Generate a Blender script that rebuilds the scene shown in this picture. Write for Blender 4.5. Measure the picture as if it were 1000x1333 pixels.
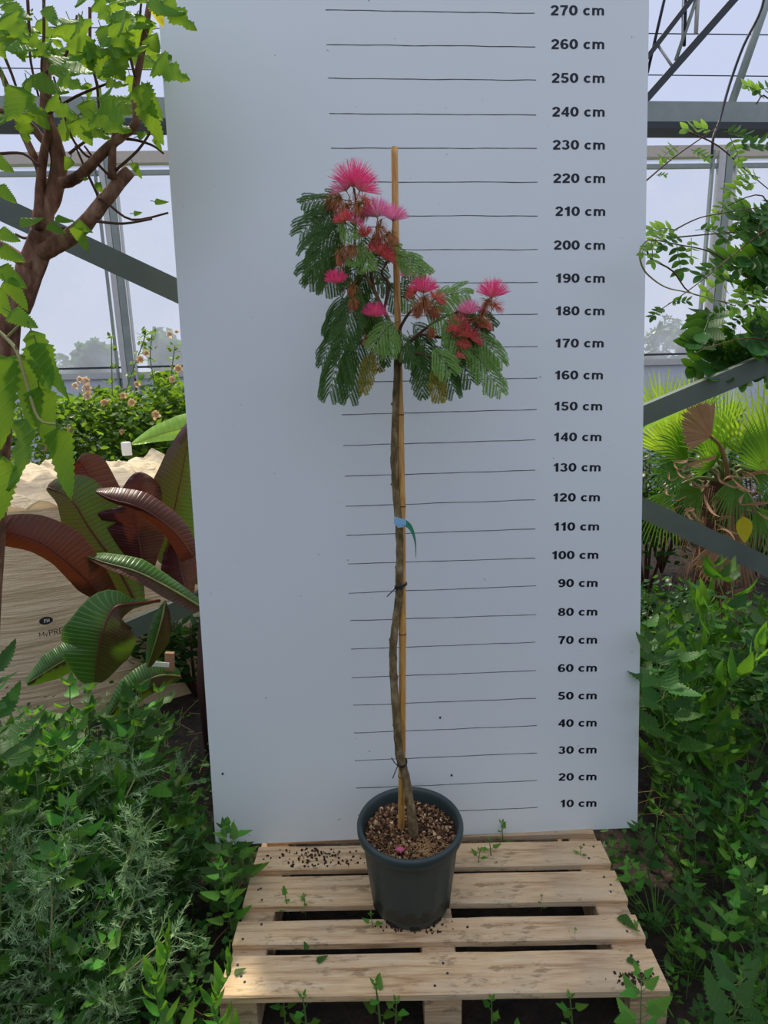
import bpy, bmesh, math, random
from mathutils import Vector as V, Matrix, Quaternion, noise
for o in list(bpy.data.objects): bpy.data.objects.remove(o)
sc = bpy.context.scene
C = sc.collection
# ------------------------------------------------------------ camera, sky, sun
ZP = 0.144
F = 778.73
CAM = V((-0.2885, -1.8297, 1.5855 + ZP))
RT = V((0.99867918, -0.0448942, -0.02498799)); UP = V((0.0338669, 0.20945007, 0.97723268)); FW = V((0.03863834, 0.9767882, -0.21069385))
cd = bpy.data.cameras.new('camera'); cam = bpy.data.objects.new('camera', cd); C.objects.link(cam)
cd.sensor_fit = 'VERTICAL'; cd.sensor_height = 36; cd.sensor_width = 27; cd.lens = F*36/1333; cd.clip_start = 0.05; cd.clip_end = 500
cam.matrix_world = Matrix(((RT.x, UP.x, -FW.x, CAM.x), (RT.y, UP.y, -FW.y, CAM.y), (RT.z, UP.z, -FW.z, CAM.z), (0, 0, 0, 1)))
sc.camera = cam
w = bpy.data.worlds.new('sky'); sc.world = w; w.use_nodes = True
nt = w.node_tree; nt.nodes.clear()
tc = nt.nodes.new('ShaderNodeTexCoord'); sp = nt.nodes.new('ShaderNodeSeparateXYZ'); rp = nt.nodes.new('ShaderNodeValToRGB')
bg = nt.nodes.new('ShaderNodeBackground'); ow = nt.nodes.new('ShaderNodeOutputWorld')
nt.links.new(tc.outputs['Generated'], sp.inputs[0]); nt.links.new(sp.outputs['Z'], rp.inputs[0]); nt.links.new(rp.outputs[0], bg.inputs[0]); nt.links.new(bg.outputs[0], ow.inputs[0])
e = rp.color_ramp.elements
e[0].position = 0.0; e[0].color = (0.62, 0.66, 0.76, 1)
e[1].position = 0.9; e[1].color = (0.98, 1.02, 1.18, 1)
m_ = e.new(0.35); m_.color = (0.495, 0.565, 0.775, 1); m_ = e.new(0.62); m_.color = (0.52, 0.58, 0.78, 1)
bg.inputs[1].default_value = 1.0
sd = bpy.data.lights.new('sun', 'SUN'); sd.energy = 5.0; sd.angle = math.radians(5); sd.color = (1.0, 0.90, 0.72)
sun = bpy.data.objects.new('sun', sd); C.objects.link(sun)
SUNDIR = V((-0.27, 0.70, 0.95)).normalized()
sun.rotation_euler = SUNDIR.to_track_quat('Z', 'Y').to_euler(); sun.location = (-3, 3, 8)
vs = sc.view_settings; vs.view_transform = 'Standard'; vs.look = 'None'; vs.exposure = 0.0; vs.gamma = 1; vs.use_curve_mapping = False
sc.cycles.transparent_max_bounces = 16; sc.cycles.max_bounces = 6; sc.cycles.use_denoising = True

# ------------------------------------------------------------ helpers
def ray(px, py): return FW + RT*((px-500)/F) + UP*((666.5-py)/F)
def U(px, py, Y):
    d = ray(px, py); return CAM + d*((Y-CAM.y)/d.y)
def G(px, py, z):
    d = ray(px, py); return CAM + d*((z-CAM.z)/d.z)
def proj(p):
    d = p-CAM; z = d.dot(FW); return 500+F*d.dot(RT)/z, 666.5-F*d.dot(UP)/z
def pxm(Y): return (Y-CAM.y)/F/0.97     # metres per pixel at depth Y
LEAN = 0.09466
BN = V((0, -math.cos(LEAN), math.sin(LEAN)))
def BP(px, py):                              # point of the leaning board's face
    d = ray(px, py); o = V((0, 0, ZP)); return CAM + d*((o-CAM).dot(BN)/d.dot(BN))
rnd = random.Random(7)
class MB:
    def __init__(s): s.v = []; s.f = []; s.uv = []; s.mi = []
    def face(s, idx, uvs=None, m=0):
        s.f.append(idx); s.uv.append(uvs or [(0, 0)]*len(idx)); s.mi.append(m)
    def add(s, pts, faces, uvs=None, m=0):
        b = len(s.v); s.v += [tuple(p) for p in pts]
        for k, f in enumerate(faces): s.face([b+i for i in f], uvs[k] if uvs else None, m)
    def quad(s, a, b, c, d, uv=((0, 0), (1, 0), (1, 1), (0, 1)), m=0): s.add([a, b, c, d], [(0, 1, 2, 3)], [list(uv)], m)
    def grid(s, rows, us=None, vs_=None, m=0, closed=False):
        b = len(s.v); n = len(rows); k = len(rows[0])
        for r in rows: s.v += [tuple(p) for p in r]
        for i in range(n-1):
            for j in range(k if closed else k-1):
                j2 = (j+1) % k
                u0 = us[j] if us else j/(k-1 or 1); u1 = us[j2] if us else (j+1)/(k-1 or 1)
                v0 = vs_[i] if vs_ else i/(n-1); v1 = vs_[i+1] if vs_ else (i+1)/(n-1)
                s.face([b+i*k+j, b+i*k+j2, b+(i+1)*k+j2, b+(i+1)*k+j], [(u0, v0), (u1, v0), (u1, v1), (u0, v1)], m)
    def box(s, M_, x0, x1, y0, y1, z0, z1, m=0):
        p = [M_ @ V(c) for c in ((x0, y0, z0), (x1, y0, z0), (x1, y1, z0), (x0, y1, z0), (x0, y0, z1), (x1, y0, z1), (x1, y1, z1), (x0, y1, z1))]
        s.add(p, [(0, 3, 2, 1), (4, 5, 6, 7), (0, 1, 5, 4), (1, 2, 6, 5), (2, 3, 7, 6), (3, 0, 4, 7)], None, m)
    def tube(s, pts, rad, n=7, m=0, cap=True, bumps=0):
        pts = [V(p) for p in pts]
        if not hasattr(rad, '__len__'): rad = [rad]*len(pts)
        rows = []; prev = None
        for i, p in enumerate(pts):
            t = (pts[min(i+1, len(pts)-1)]-pts[max(i-1, 0)])
            if t.length < 1e-9: t = V((0, 0, 1))
            t.normalize()
            if prev is None: a = t.orthogonal().normalized()
            else:
                a = prev - t*prev.dot(t); a = a.normalized() if a.length > 1e-6 else t.orthogonal().normalized()
            prev = a; b = t.cross(a)
            rows.append([p+(a*math.cos(2*math.pi*j/n)+b*math.sin(2*math.pi*j/n))*(rad[i]*(1+bumps*noise.noise(p*90+V((j*.7, 0, 0))))) for j in range(n)])
        b0 = len(s.v); s.grid(rows, us=[j/n for j in range(n)], m=m, closed=True)
        if cap:
            s.face(list(range(b0, b0+n))[::-1], None, m); e_ = b0+(len(pts)-1)*n; s.face(list(range(e_, e_+n)), None, m)
    def build(s, name, mat, parent=None, smooth=True):
        me = bpy.data.meshes.new(name); me.from_pydata(s.v, [], s.f)
        ul = me.uv_layers.new(name='UVMap'); flat = []
        for u in s.uv:
            for q in u: flat += [q[0], q[1]]
        ul.data.foreach_set('uv', flat)
        for mm in (mat if isinstance(mat, (list, tuple)) else [mat]): me.materials.append(mm)
        me.polygons.foreach_set('material_index', s.mi)
        me.polygons.foreach_set('use_smooth', [smooth]*len(s.f)); me.update()
        o = bpy.data.objects.new(name, me); C.objects.link(o)
        if parent: o.parent = parent; o.matrix_parent_inverse = parent.matrix_world.inverted()
        return o
def tag(o, label=None, cat=None, group=None, kind=None):
    if label: o['label'] = label
    if cat: o['category'] = cat
    if group: o['group'] = group
    if kind: o['kind'] = kind
    return o
def empty(name, loc=(0, 0, 0), label=None, cat=None, group=None, kind=None):
    o = bpy.data.objects.new(name, None); C.objects.link(o); o.location = loc; o.empty_display_size = .05
    o.matrix_world = Matrix.Translation(loc); return tag(o, label, cat, group, kind)
def copy_tree(o, parent=None):
    c = o.copy(); C.objects.link(c); c.parent = parent
    for ch in o.children: copy_tree(ch, c)
    return c
def smooth_path(pts, k=4):
    pts = [V(p) for p in pts]; out = []
    for i in range(len(pts)-1):
        p0 = pts[max(i-1, 0)]; p1 = pts[i]; p2 = pts[i+1]; p3 = pts[min(i+2, len(pts)-1)]
        for j in range(k):
            t = j/k; out.append(.5*((2*p1)+(p2-p0)*t+(2*p0-5*p1+4*p2-p3)*t*t+(3*p1-p0-3*p2+p3)*t**3))
    out.append(pts[-1]); return out
def interp(lst, n):
    out = []
    for i in range(n):
        t = i/(n-1)*(len(lst)-1); a = min(int(t), len(lst)-2) if len(lst) > 1 else 0
        out.append(lst[a]+(lst[a+1]-lst[a])*(t-a) if len(lst) > 1 else lst[0])
    return out

# ------------------------------------------------------------ materials
def srgb(r, g, b):
    f = lambda c: (c/255/12.92) if c/255 <= .04045 else ((c/255+.055)/1.055)**2.4
    return (f(r), f(g), f(b), 1)
class N:
    def __init__(s, name):
        s.m = bpy.data.materials.new(name); s.m.use_nodes = True; s.t = s.m.node_tree; s.t.nodes.clear()
        s.out = s.t.nodes.new('ShaderNodeOutputMaterial')
    def n(s, ty, **k):
        x = s.t.nodes.new('ShaderNode'+ty)
        for a, b in k.items():
            if a.startswith('i_'):
                key = a[2:]; key = int(key) if key.isdigit() else key.replace('_', ' ')
                x.inputs[key].default_value = b
            else: setattr(x, a, b)
        return x
    def l(s, a, b): s.t.links.new(a, b)
    def math(s, op, a, b=None, c=None):
        x = s.n('Math', operation=op)
        for i, q in enumerate((a, b, c)):
            if q is None: continue
            if isinstance(q, (int, float)): x.inputs[i].default_value = q
            else: s.l(q, x.inputs[i])
        return x.outputs[0]
    def mix(s, fac, a, b):
        x = s.n('Mix', data_type='RGBA')
        for i, q in ((0, fac), (6, a), (7, b)):
            if isinstance(q, (int, float, tuple)): x.inputs[i].default_value = q
            else: s.l(q, x.inputs[i])
        return x.outputs[2]
    def noise(s, scale, detail=3, co=None, rough=.55):
        x = s.n('TexNoise'); x.inputs['Scale'].default_value = scale; x.inputs['Detail'].default_value = detail; x.inputs['Roughness'].default_value = rough
        if co is not None: s.l(co, x.inputs['Vector'])
        return x.outputs['Fac']
    def ramp(s, fac, stops):
        x = s.n('ValToRGB'); s.l(fac, x.inputs[0]); el = x.color_ramp.elements
        for i, (p, c) in enumerate(stops):
            q = el[i] if i < 2 else el.new(p)
            q.position = p; q.color = c
        return x.outputs[0]
    def co(s, which='Object', scale=None):
        o = s.n('TexCoord').outputs[which]
        if scale:
            mp = s.n('Mapping'); mp.inputs['Scale'].default_value = scale; s.l(o, mp.inputs[0]); o = mp.outputs[0]
        return o
    def bsdf(s, col, rough=.6, metal=0, bump=None, bd=.01, bs=.5, spec=.5):
        p = s.n('BsdfPrincipled'); p.inputs['Metallic'].default_value = metal; p.inputs['Specular IOR Level'].default_value = spec
        if isinstance(col, tuple): p.inputs['Base Color'].default_value = col
        else: s.l(col, p.inputs['Base Color'])
        if isinstance(rough, (int, float)): p.inputs['Roughness'].default_value = rough
        else: s.l(rough, p.inputs['Roughness'])
        if bump is not None:
            b = s.n('Bump'); b.inputs['Distance'].default_value = bd; b.inputs['Strength'].default_value = bs; s.l(bump, b.inputs['Height']); s.l(b.outputs[0], p.inputs['Normal'])
        return p.outputs[0]
    def done(s, sh): s.l(sh, s.out.inputs[0]); return s.m
def plain(name, col, rough=.6, metal=0, var=.12, scale=20, spec=.4):
    a = N(name); f = a.noise(scale, 4, a.co()); d = tuple(c*(1-var) for c in col[:3])+(1,); l_ = tuple(min(1, c*(1+var)) for c in col[:3])+(1,)
    return a.done(a.bsdf(a.mix(f, d, l_), rough, metal, spec=spec))
def leafmat(name, col, tcol, veins=8, vstr=.35, rough=.45, trans=.38, hue=.03, val=.35, edge=None, vein_col=None, spec=.35, stripes=False, blotch=None):
    """leaf blade: per-leaf variation, side veins from the blade's own uv, light shining through"""
    a = N(name); uv = a.n('UVMap'); sx = a.n('SeparateXYZ'); a.l(uv.outputs[0], sx.inputs[0])
    u = a.math('ABSOLUTE', a.math('SUBTRACT', a.math('MULTIPLY', sx.outputs[0], 2), 1)); v = sx.outputs[1]
    ph = a.math('MULTIPLY', a.math('SUBTRACT', v, a.math('MULTIPLY', u, .04 if stripes else .22)), veins*6.2832)
    sn = a.math('SINE', ph)
    vein = a.math('POWER', a.math('MAXIMUM', sn, 0), 6 if not stripes else 2)
    mid = a.math('LESS_THAN', u, .06)
    vv = a.math('MULTIPLY', a.math('MAXIMUM', vein, mid), vstr)
    rn = a.n('NewGeometry').outputs['Random Per Island']
    rn2 = a.math('FRACT', a.math('MULTIPLY', rn, 7.31))
    vc = vein_col or tuple(min(1, c*1.9+.02) for c in col[:3])+(1,)
    base = a.mix(vv, col, vc)
    if blotch:
        nz = a.ramp(a.noise(6, 3, a.co()), [(.5, (0, 0, 0, 1)), (.66, (1, 1, 1, 1))]); base = a.mix(nz, base, blotch)
    if edge: base = a.mix(a.math('MULTIPLY', a.math('POWER', u, 5), .8), base, edge)
    hs = a.n('HueSaturation'); a.l(base, hs.inputs['Color'])
    a.l(a.math('ADD', .5-hue/2, a.math('MULTIPLY', rn2, hue)), hs.inputs['Hue'])
    a.l(a.math('ADD', 1-val, a.math('MULTIPLY', rn, 2*val)), hs.inputs['Value'])
    pr = a.bsdf(hs.outputs[0], rough, bump=a.math('ADD', vein, a.math('MULTIPLY', mid, -1)), bd=.002, bs=.5, spec=spec)
    tr = a.n('BsdfTranslucent'); ht = a.n('HueSaturation'); ht.inputs['Color'].default_value = tcol
    tb = a.mix(a.math('MULTIPLY', vv, .6), tcol, tuple(c*.55 for c in tcol[:3])+(1,)); a.l(tb, ht.inputs['Color'])
    a.l(a.math('ADD', .8, a.math('MULTIPLY', rn2, .4)), ht.inputs['Value']); a.l(ht.outputs[0], tr.inputs[0])
    mx = a.n('MixShader'); mx.inputs[0].default_value = trans; a.l(pr, mx.inputs[1]); a.l(tr.outputs[0], mx.inputs[2])
    return a.done(mx.outputs[0])
M = {}
# ground
a = N('dark_soil'); c_ = a.co(); M['soil'] = a.done(a.bsdf(a.ramp(a.noise(14, 8, c_), [(.3, srgb(26, 20, 15)), (.7, srgb(62, 50, 38))]), .95, bump=a.noise(40, 6, c_), bd=.03, bs=1))
a = N('outside_grass'); M['outgrass'] = a.done(a.bsdf(a.ramp(a.noise(.6, 6, a.co()), [(.3, srgb(70, 90, 50)), (.7, srgb(120, 130, 80))]), .95))
# pallet wood
def woodmat(name, c1, c2, c3):
    a = N(name); co = a.co('Object', (1.5, 22, 22)); g = a.noise(2.2, 8, co, .65); g2 = a.noise(30, 4, a.co('Object', (.6, 14, 14)))
    big = a.noise(3.5, 4, a.co())
    col = a.ramp(g, [(.34, c1), (.68, c3), (.48, c2)]); rg = a.n('ObjectInfo').outputs['Random']; col = a.mix(a.math('MULTIPLY', rg, .25), col, srgb(196, 168, 132)); col = a.mix(a.math('MULTIPLY', a.math('POWER', g2, 3), .9), col, c1)
    grey = a.ramp(big, [(.42, (0, 0, 0, 1)), (.7, (1, 1, 1, 1))]); col = a.mix(a.math('MULTIPLY', grey, .6), col, srgb(190, 172, 146))
    vo = a.n('TexVoronoi'); vo.inputs['Scale'].default_value = 3.1; a.l(a.co('Object', (1, 1.7, 1)), vo.inputs[0])
    kn = a.math('LESS_THAN', vo.outputs[0], .045); col = a.mix(a.math('MULTIPLY', kn, .75), col, srgb(80, 50, 28))
    st = a.ramp(a.noise(26, 6, a.co('Object', (.45, 1.3, 1)), .7), [(.56, (0, 0, 0, 1)), (.64, (1, 1, 1, 1))]); col = a.mix(a.math('MULTIPLY', st, .55), col, srgb(110, 90, 66))
    return a.done(a.bsdf(col, .8, bump=g, bd=.006, bs=.9, spec=.2))
M['wood'] = woodmat('weathered_pallet_wood', srgb(158, 118, 76), srgb(234, 198, 150), srgb(250, 226, 184))
M['wood2'] = woodmat('dull_pallet_wood', srgb(150, 116, 82), srgb(205, 170, 128), srgb(226, 196, 154))
# board
a = N('white_board_sheet'); f = a.noise(1.6, 3, a.co()); f2 = a.ramp(a.noise(75, 3, a.co()), [(.745, (0, 0, 0, 1)), (.77, (1, 1, 1, 1))])
col = a.mix(f, srgb(226, 232, 230), srgb(236, 241, 239)); col = a.mix(a.math('MULTIPLY', f2, .7), col, srgb(90, 90, 90))
M['board'] = a.done(a.bsdf(col, .33, spec=.45))
M['ink'] = plain('black_ink', srgb(22, 20, 30), .5)
M['label_ink'] = plain('navy_black_vinyl', srgb(20, 20, 34), .4)
M['black'] = plain('black_plastic', (.012, .012, .014, 1), .4)
a = N('dark_grey_pot_plastic'); co = a.co(); M['pot'] = a.done(a.bsdf(a.mix(a.noise(5, 4, co), srgb(40, 52, 52), srgb(58, 72, 70)), a.math('ADD', .3, a.math('MULTIPLY', a.noise(30, 4, co), .25)), bump=a.noise(90, 2, co), bd=.0005, bs=.4, spec=.5))
M['potmix'] = plain('bark_potting_mix', srgb(62, 40, 26), .95, var=.5, scale=120)
M['chip'] = (lambda a: a.done(a.bsdf(a.ramp(a.n('NewGeometry').outputs['Random Per Island'], [(0, srgb(48, 30, 20)), (.5, srgb(110, 76, 48)), (.85, srgb(168, 128, 86)), (1, srgb(225, 195, 150))]), .9)))(N('bark_chips'))
M['straw'] = plain('dry_straw', srgb(178, 140, 90), .9, var=.3)
a = N('bamboo_cane'); g = a.noise(3, 6, a.co('Object', (60, 60, 3))); col = a.ramp(g, [(.3, srgb(176, 118, 48)), (.7, srgb(226, 178, 98))])
sp_ = a.ramp(a.noise(18, 4, a.co('Object', (3, 3, .5))), [(.58, (0, 0, 0, 1)), (.7, (1, 1, 1, 1))]); col = a.mix(a.math('MULTIPLY', sp_, .55), col, srgb(120, 72, 34)); M['bamboo'] = a.done(a.bsdf(col, .42, bump=g, bd=.0008, spec=.5))
a = N('silk_tree_bark'); g = a.noise(60, 6, a.co('Object', (1, 1, .5))); col = a.ramp(g, [(.3, srgb(70, 58, 38)), (.5, srgb(118, 100, 68)), (.72, srgb(160, 142, 105))]); M['bark'] = a.done(a.bsdf(col, .85, bump=g, bd=.002, bs=.8, spec=.2))
a = N('brown_branch_bark'); g = a.noise(30, 6, a.co('Object', (1, 1, .4))); col = a.ramp(g, [(.3, srgb(70, 46, 34)), (.5, srgb(126, 90, 70)), (.68, srgb(168, 134, 108))]); M['bark2'] = a.done(a.bsdf(col, .85, bump=g, bd=.004, bs=.7, spec=.2))
M['twig'] = plain('dark_twig', srgb(88, 58, 42), .8, var=.3)
M['cutwood'] = plain('cut_wood_face', srgb(190, 150, 100), .9)
# leaves
M['silkleaf'] = leafmat('silk_tree_leaflets', srgb(60, 98, 32), srgb(104, 152, 34), 1, .0, val=.35, trans=.25)
M['silkpale'] = leafmat('pale_silk_tree_leaflets', srgb(124, 164, 78), srgb(146, 192, 60), 1, .0, val=.2, trans=.3)
M['silkyellow'] = leafmat('yellowing_silk_tree_leaflets', srgb(150, 140, 36), srgb(200, 170, 40), 1, .0, val=.25, trans=.3)
M['nettle'] = leafmat('nettle_leaf', srgb(56, 98, 36), srgb(96, 150, 34), 7, .55, rough=.5, hue=.05)
M['nettle_bright'] = leafmat('bright_nettle_leaf', srgb(92, 148, 50), srgb(135, 190, 46), 7, .45, rough=.5, hue=.05)
M['lance'] = leafmat('lance_weed_leaf', srgb(90, 144, 48), srgb(130, 185, 46), 9, .35, rough=.5, hue=.05)
M['feather'] = leafmat('grey_green_feathery_leaf', srgb(150, 182, 130), srgb(160, 195, 110), 1, 0, val=.3, trans=.25, rough=.7)
M['grass'] = leafmat('grass_blade', srgb(86, 130, 48), srgb(140, 180, 60), 1, 0, val=.3)
M['mulberry'] = leafmat('mulberry_leaf', srgb(88, 124, 42), srgb(146, 178, 46), 6, .7, rough=.5, trans=.42, val=.35, hue=.05, spec=.08)
M['mulberry_yellow'] = leafmat('yellow_leaf', srgb(200, 190, 40), srgb(240, 220, 50), 6, .3, trans=.5)
M['banana_green'] = leafmat('green_banana_leaf', srgb(54, 98, 34), srgb(100, 150, 36), 34, .6, rough=.35, trans=.22, val=.05, stripes=True, edge=srgb(74, 40, 32), hue=.01, vein_col=srgb(110, 146, 70))
M['banana_red'] = leafmat('maroon_banana_leaf', srgb(82, 50, 34), srgb(120, 60, 28), 34, .6, rough=.38, trans=.2, val=.12, stripes=True, edge=srgb(70, 24, 28), hue=.01, vein_col=srgb(120, 66, 44))
M['banana_mixed'] = leafmat('green_and_maroon_banana_leaf', srgb(60, 96, 36), srgb(96, 124, 36), 34, .75, rough=.38, trans=.2, val=.05, stripes=True, edge=srgb(84, 36, 36), hue=.01, vein_col=srgb(104, 60, 44), blotch=srgb(84, 44, 36))
M['banana_light'] = leafmat('light_green_banana_leaf', srgb(120, 168, 72), srgb(170, 220, 80), 14, .3, rough=.35, trans=.45, val=.05, stripes=True, hue=.01)
M['midrib_red'] = plain('maroon_midrib', srgb(96, 48, 34), .5)
M['midrib_green'] = plain('pale_green_midrib', srgb(130, 140, 84), .5)
M['banana_stem'] = plain('dark_maroon_banana_stem', srgb(62, 34, 28), .6, var=.4)
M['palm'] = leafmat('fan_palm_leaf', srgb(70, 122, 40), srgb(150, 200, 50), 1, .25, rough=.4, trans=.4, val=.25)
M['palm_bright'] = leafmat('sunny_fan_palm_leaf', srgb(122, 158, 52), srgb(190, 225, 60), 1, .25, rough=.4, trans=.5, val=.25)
M['palm_dead'] = leafmat('dry_fan_palm_leaf', srgb(160, 124, 92), srgb(190, 140, 100), 1, .3, rough=.8, trans=.2, val=.2, hue=.01)
M['palm_fibre'] = plain('palm_trunk_fibre', srgb(92, 66, 46), .95, var=.4, scale=60)
M['vine'] = leafmat('climber_leaflets', srgb(50, 92, 36), srgb(110, 165, 40), 7, .35, rough=.5, val=.35, spec=.2)
M['vine_light'] = leafmat('young_climber_leaflets', srgb(116, 158, 56), srgb(170, 215, 70), 7, .3, rough=.4, trans=.45, val=.2)
M['rose'] = leafmat('rose_leaflets', srgb(76, 112, 40), srgb(150, 190, 50), 6, .2, val=.5, hue=.07)
M['rosepetal'] = leafmat('cream_rose_petals', srgb(242, 226, 205), srgb(250, 220, 180), 1, 0, val=.1, hue=.01)
M['rosedry'] = leafmat('faded_rose_petals', srgb(236, 204, 160), srgb(236, 206, 160), 1, 0, val=.2, hue=.03)
M['hedge'] = leafmat('dark_shrub_leaf', srgb(36, 76, 30), srgb(90, 140, 40), 5, .2, rough=.35, val=.3)
M['stem_green'] = plain('green_stem', srgb(96, 122, 60), .7)
M['stem_pale'] = plain('pale_straw_stem', srgb(165, 160, 105), .7)
def petmat(name, tip, mid, base):
    a = N(name); uv = a.n('UVMap'); sx = a.n('SeparateXYZ'); a.l(uv.outputs[0], sx.inputs[0]); rn = a.n('NewGeometry').outputs['Random Per Island']
    col = a.ramp(sx.outputs[1], [(0, base), (1, tip), (.55, mid)]); hs = a.n('HueSaturation'); a.l(col, hs.inputs['Color']); a.l(a.math('ADD', .75, a.math('MULTIPLY', rn, .5)), hs.inputs['Value'])
    pr = a.bsdf(hs.outputs[0], .6, spec=.2); tr = a.n('BsdfTranslucent'); a.l(hs.outputs[0], tr.inputs[0]); mx = a.n('MixShader'); mx.inputs[0].default_value = .45
    a.l(pr, mx.inputs[1]); a.l(tr.outputs[0], mx.inputs[2]); return a.done(mx.outputs[0])
M['pink'] = petmat('pink_silk_filaments', srgb(255, 84, 152), srgb(255, 120, 170), srgb(255, 232, 215))
M['palepink'] = petmat('pale_pink_silk_filaments', srgb(255, 136, 188), srgb(255, 170, 205), srgb(255, 235, 230))
M['coral'] = petmat('coral_red_filaments', srgb(240, 88, 116), srgb(240, 130, 120), srgb(248, 200, 150))
M['wither'] = petmat('withered_brown_filaments', srgb(204, 124, 96), srgb(200, 142, 92), srgb(160, 142, 76))
M['bud'] = plain('green_brown_flower_buds', srgb(120, 104, 52), .8, var=.4)
# metal, plastic
a = N('galvanised_steel'); f = a.noise(7, 6, a.co()); f2 = a.noise(60, 3, a.co('Object', (1, 1, .1)))
M['steel'] = a.done(a.bsdf(a.mix(f, srgb(122, 134, 128), srgb(160, 168, 160)), .5, .1, bump=f2, bd=.0005))
a = N('grey_green_painted_steel'); f = a.noise(5, 6, a.co()); M['steel_green'] = a.done(a.bsdf(a.mix(f, srgb(70, 82, 72), srgb(104, 114, 104)), .55, 0, bump=a.noise(50, 3, a.co()), bd=.0005))
M['steel_pale'] = plain('pale_aluminium', srgb(196, 194, 190), .45, .1)
M['steel_dark'] = plain('dark_steel', srgb(62, 66, 70), .5, .3)
M['cable'] = plain('dark_cable', srgb(34, 36, 48), .6)
M['gutter'] = plain('beige_eave_plate', srgb(196, 186, 170), .6)
a = N('clear_greenhouse_film'); tr = a.n('BsdfTransparent'); tr.inputs[0].default_value = (.95, .96, 1, 1); df = a.n('BsdfTranslucent'); df.inputs[0].default_value = (.52, .57, .74, 1); mx = a.n('MixShader')
st = a.ramp(a.noise(1.3, 5, a.co()), [(.3, (.22, .22, .22, 1)), (.75, (.55, .55, .55, 1))]); a.l(st, mx.inputs[0]); a.l(tr.outputs[0], mx.inputs[1]); a.l(df.outputs[0], mx.inputs[2]); M['film'] = a.done(mx.outputs[0])
a = N('clear_roof_film'); tr = a.n('BsdfTransparent'); tr.inputs[0].default_value = (.97, .98, 1, 1); df = a.n('BsdfTranslucent'); df.inputs[0].default_value = (.8, .85, .95, 1); mx = a.n('MixShader'); mx.inputs[0].default_value = .08; a.l(tr.outputs[0], mx.inputs[1]); a.l(df.outputs[0], mx.inputs[2]); M['roof'] = a.done(mx.outputs[0])
M['lowpanel'] = plain('grey_blue_wall_panel', srgb(206, 210, 220), .5)
a = N('woven_bulk_bag'); g = a.noise(2.5, 5, a.co('Object', (1, 1, 12))); wv = a.noise(300, 2, a.co())
a_col = a.mix(g, srgb(232, 208, 166), srgb(252, 238, 206)); pr = a.bsdf(a_col, .7, bump=a.math('ADD', g, a.math('MULTIPLY', wv, .1)), bd=.03, bs=1, spec=.3); tr = a.n('BsdfTranslucent'); tr.inputs[0].default_value = srgb(240, 220, 190); mx = a.n('MixShader'); mx.inputs[0].default_value = .25; a.l(pr, mx.inputs[1]); a.l(tr.outputs[0], mx.inputs[2]); M['bag'] = a.done(mx.outputs[0])
M['bagprint'] = plain('dark_bag_print', srgb(52, 46, 44), .7)
M['white'] = plain('white_plastic', srgb(232, 232, 228), .5)
M['bluelabel'] = plain('pale_blue_label', srgb(150, 200, 232), .4)
M['greenribbon'] = leafmat('green_label_tail', srgb(60, 140, 110), srgb(80, 170, 130), 1, 0, trans=.2, val=.05)
M['card'] = plain('brown_cardboard', srgb(150, 116, 92), .8)
M['petal'] = plain('fallen_pink_petal', srgb(196, 90, 120), .6, var=.25, scale=60)

# ------------------------------------------------------------ ground and the outside
def disp_grid(x0, x1, y0, y1, n, m, amp, z=0):
    b = MB(); rows = []
    for i in range(n+1):
        rows.append([V((x0+(x1-x0)*j/m, y0+(y1-y0)*i/n, z+amp*noise.noise(V((j*.37, i*.37, 0))))) for j in range(m+1)])
    b.grid(rows); return b
tag(disp_grid(-14, 14, -14, 6.6, 100, 140, .015, -.016).build('floor', M['soil']), kind='structure')
tag(disp_grid(-70, 70, 6.65, 160, 6, 6, 0, -.02).build('trim_1', M['outgrass']), kind='structure')

# ------------------------------------------------------------ greenhouse
YW = 6.3
def bar(b, p, q, w_, d_=None, m=0):          # square bar between two points
    d_ = d_ or w_; p = V(p); q = V(q); t = (q-p).normalized(); up = V((0, 1, 0)) if abs(t.y) < .9 else V((0, 0, 1)); s1 = up.cross(t).normalized(); s2 = t.cross(s1)
    Mx = Matrix((s1, s2, t)).transposed().to_4x4(); Mx.translation = p
    b.box(Mx, -w_/2, w_/2, -d_/2, d_/2, 0, (q-p).length, m)
def zrow(py): return (U(50, py, YW).z+U(950, py+4, YW).z)/2
wall = empty('wall_back', (0, YW, 0), kind='structure')
ztop = U(925, 198, YW).z; zrail = U(880, 471, YW).z; zthin = U(880, 461, YW).z
X0, X1 = -9, 9.5
b = MB(); bar(b, (X0, YW, ztop), (X1, YW, ztop), .13, .1); b.build('eave_plate', M['gutter'], wall, False)
b = MB(); bar(b, (X0, YW-.03, ztop-.17), (X1, YW-.03, ztop-.17), .05); b.build('upper_rail', M['steel'], wall, False)
b = MB(); bar(b, (X0, YW-.03, zthin), (X1, YW-.03, zthin), .025); b.build('thin_rail', M['steel_dark'], wall, False)
b = MB(); bar(b, (X0, YW-.02, zrail), (X1, YW-.02, zrail), .075, .06); b.build('sill_rail', M['steel_pale'], wall, False)
b = MB(); b.box(Matrix.Identity(4), X0, X1, YW-.01, YW+.02, 0, zrail-.04); b.build('lower_panel', M['lowpanel'], wall, False)
xl = U(149, 330, YW).x; xr = U(928, 330, YW).x; sp3 = (xr-xl)/2
posts = [xl-sp3, xl, xl+sp3, xr, xr+sp3]
for x in posts:
    for dx, ww, mt in ((-.02, .085, 'steel_pale'), (.08, .09, 'steel'), (-.13, .025, 'steel'), (.17, .025, 'steel_pale')):
        if x < xr-.1: dx, ww = dx*.8, ww*.8
        b = MB(); bar(b, (x+dx, YW-.05, 0), (x+dx, YW-.05, ztop), ww, .06); b.build('post' if ww > .05 else 'glazing_bar', M[mt], wall, False)
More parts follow.
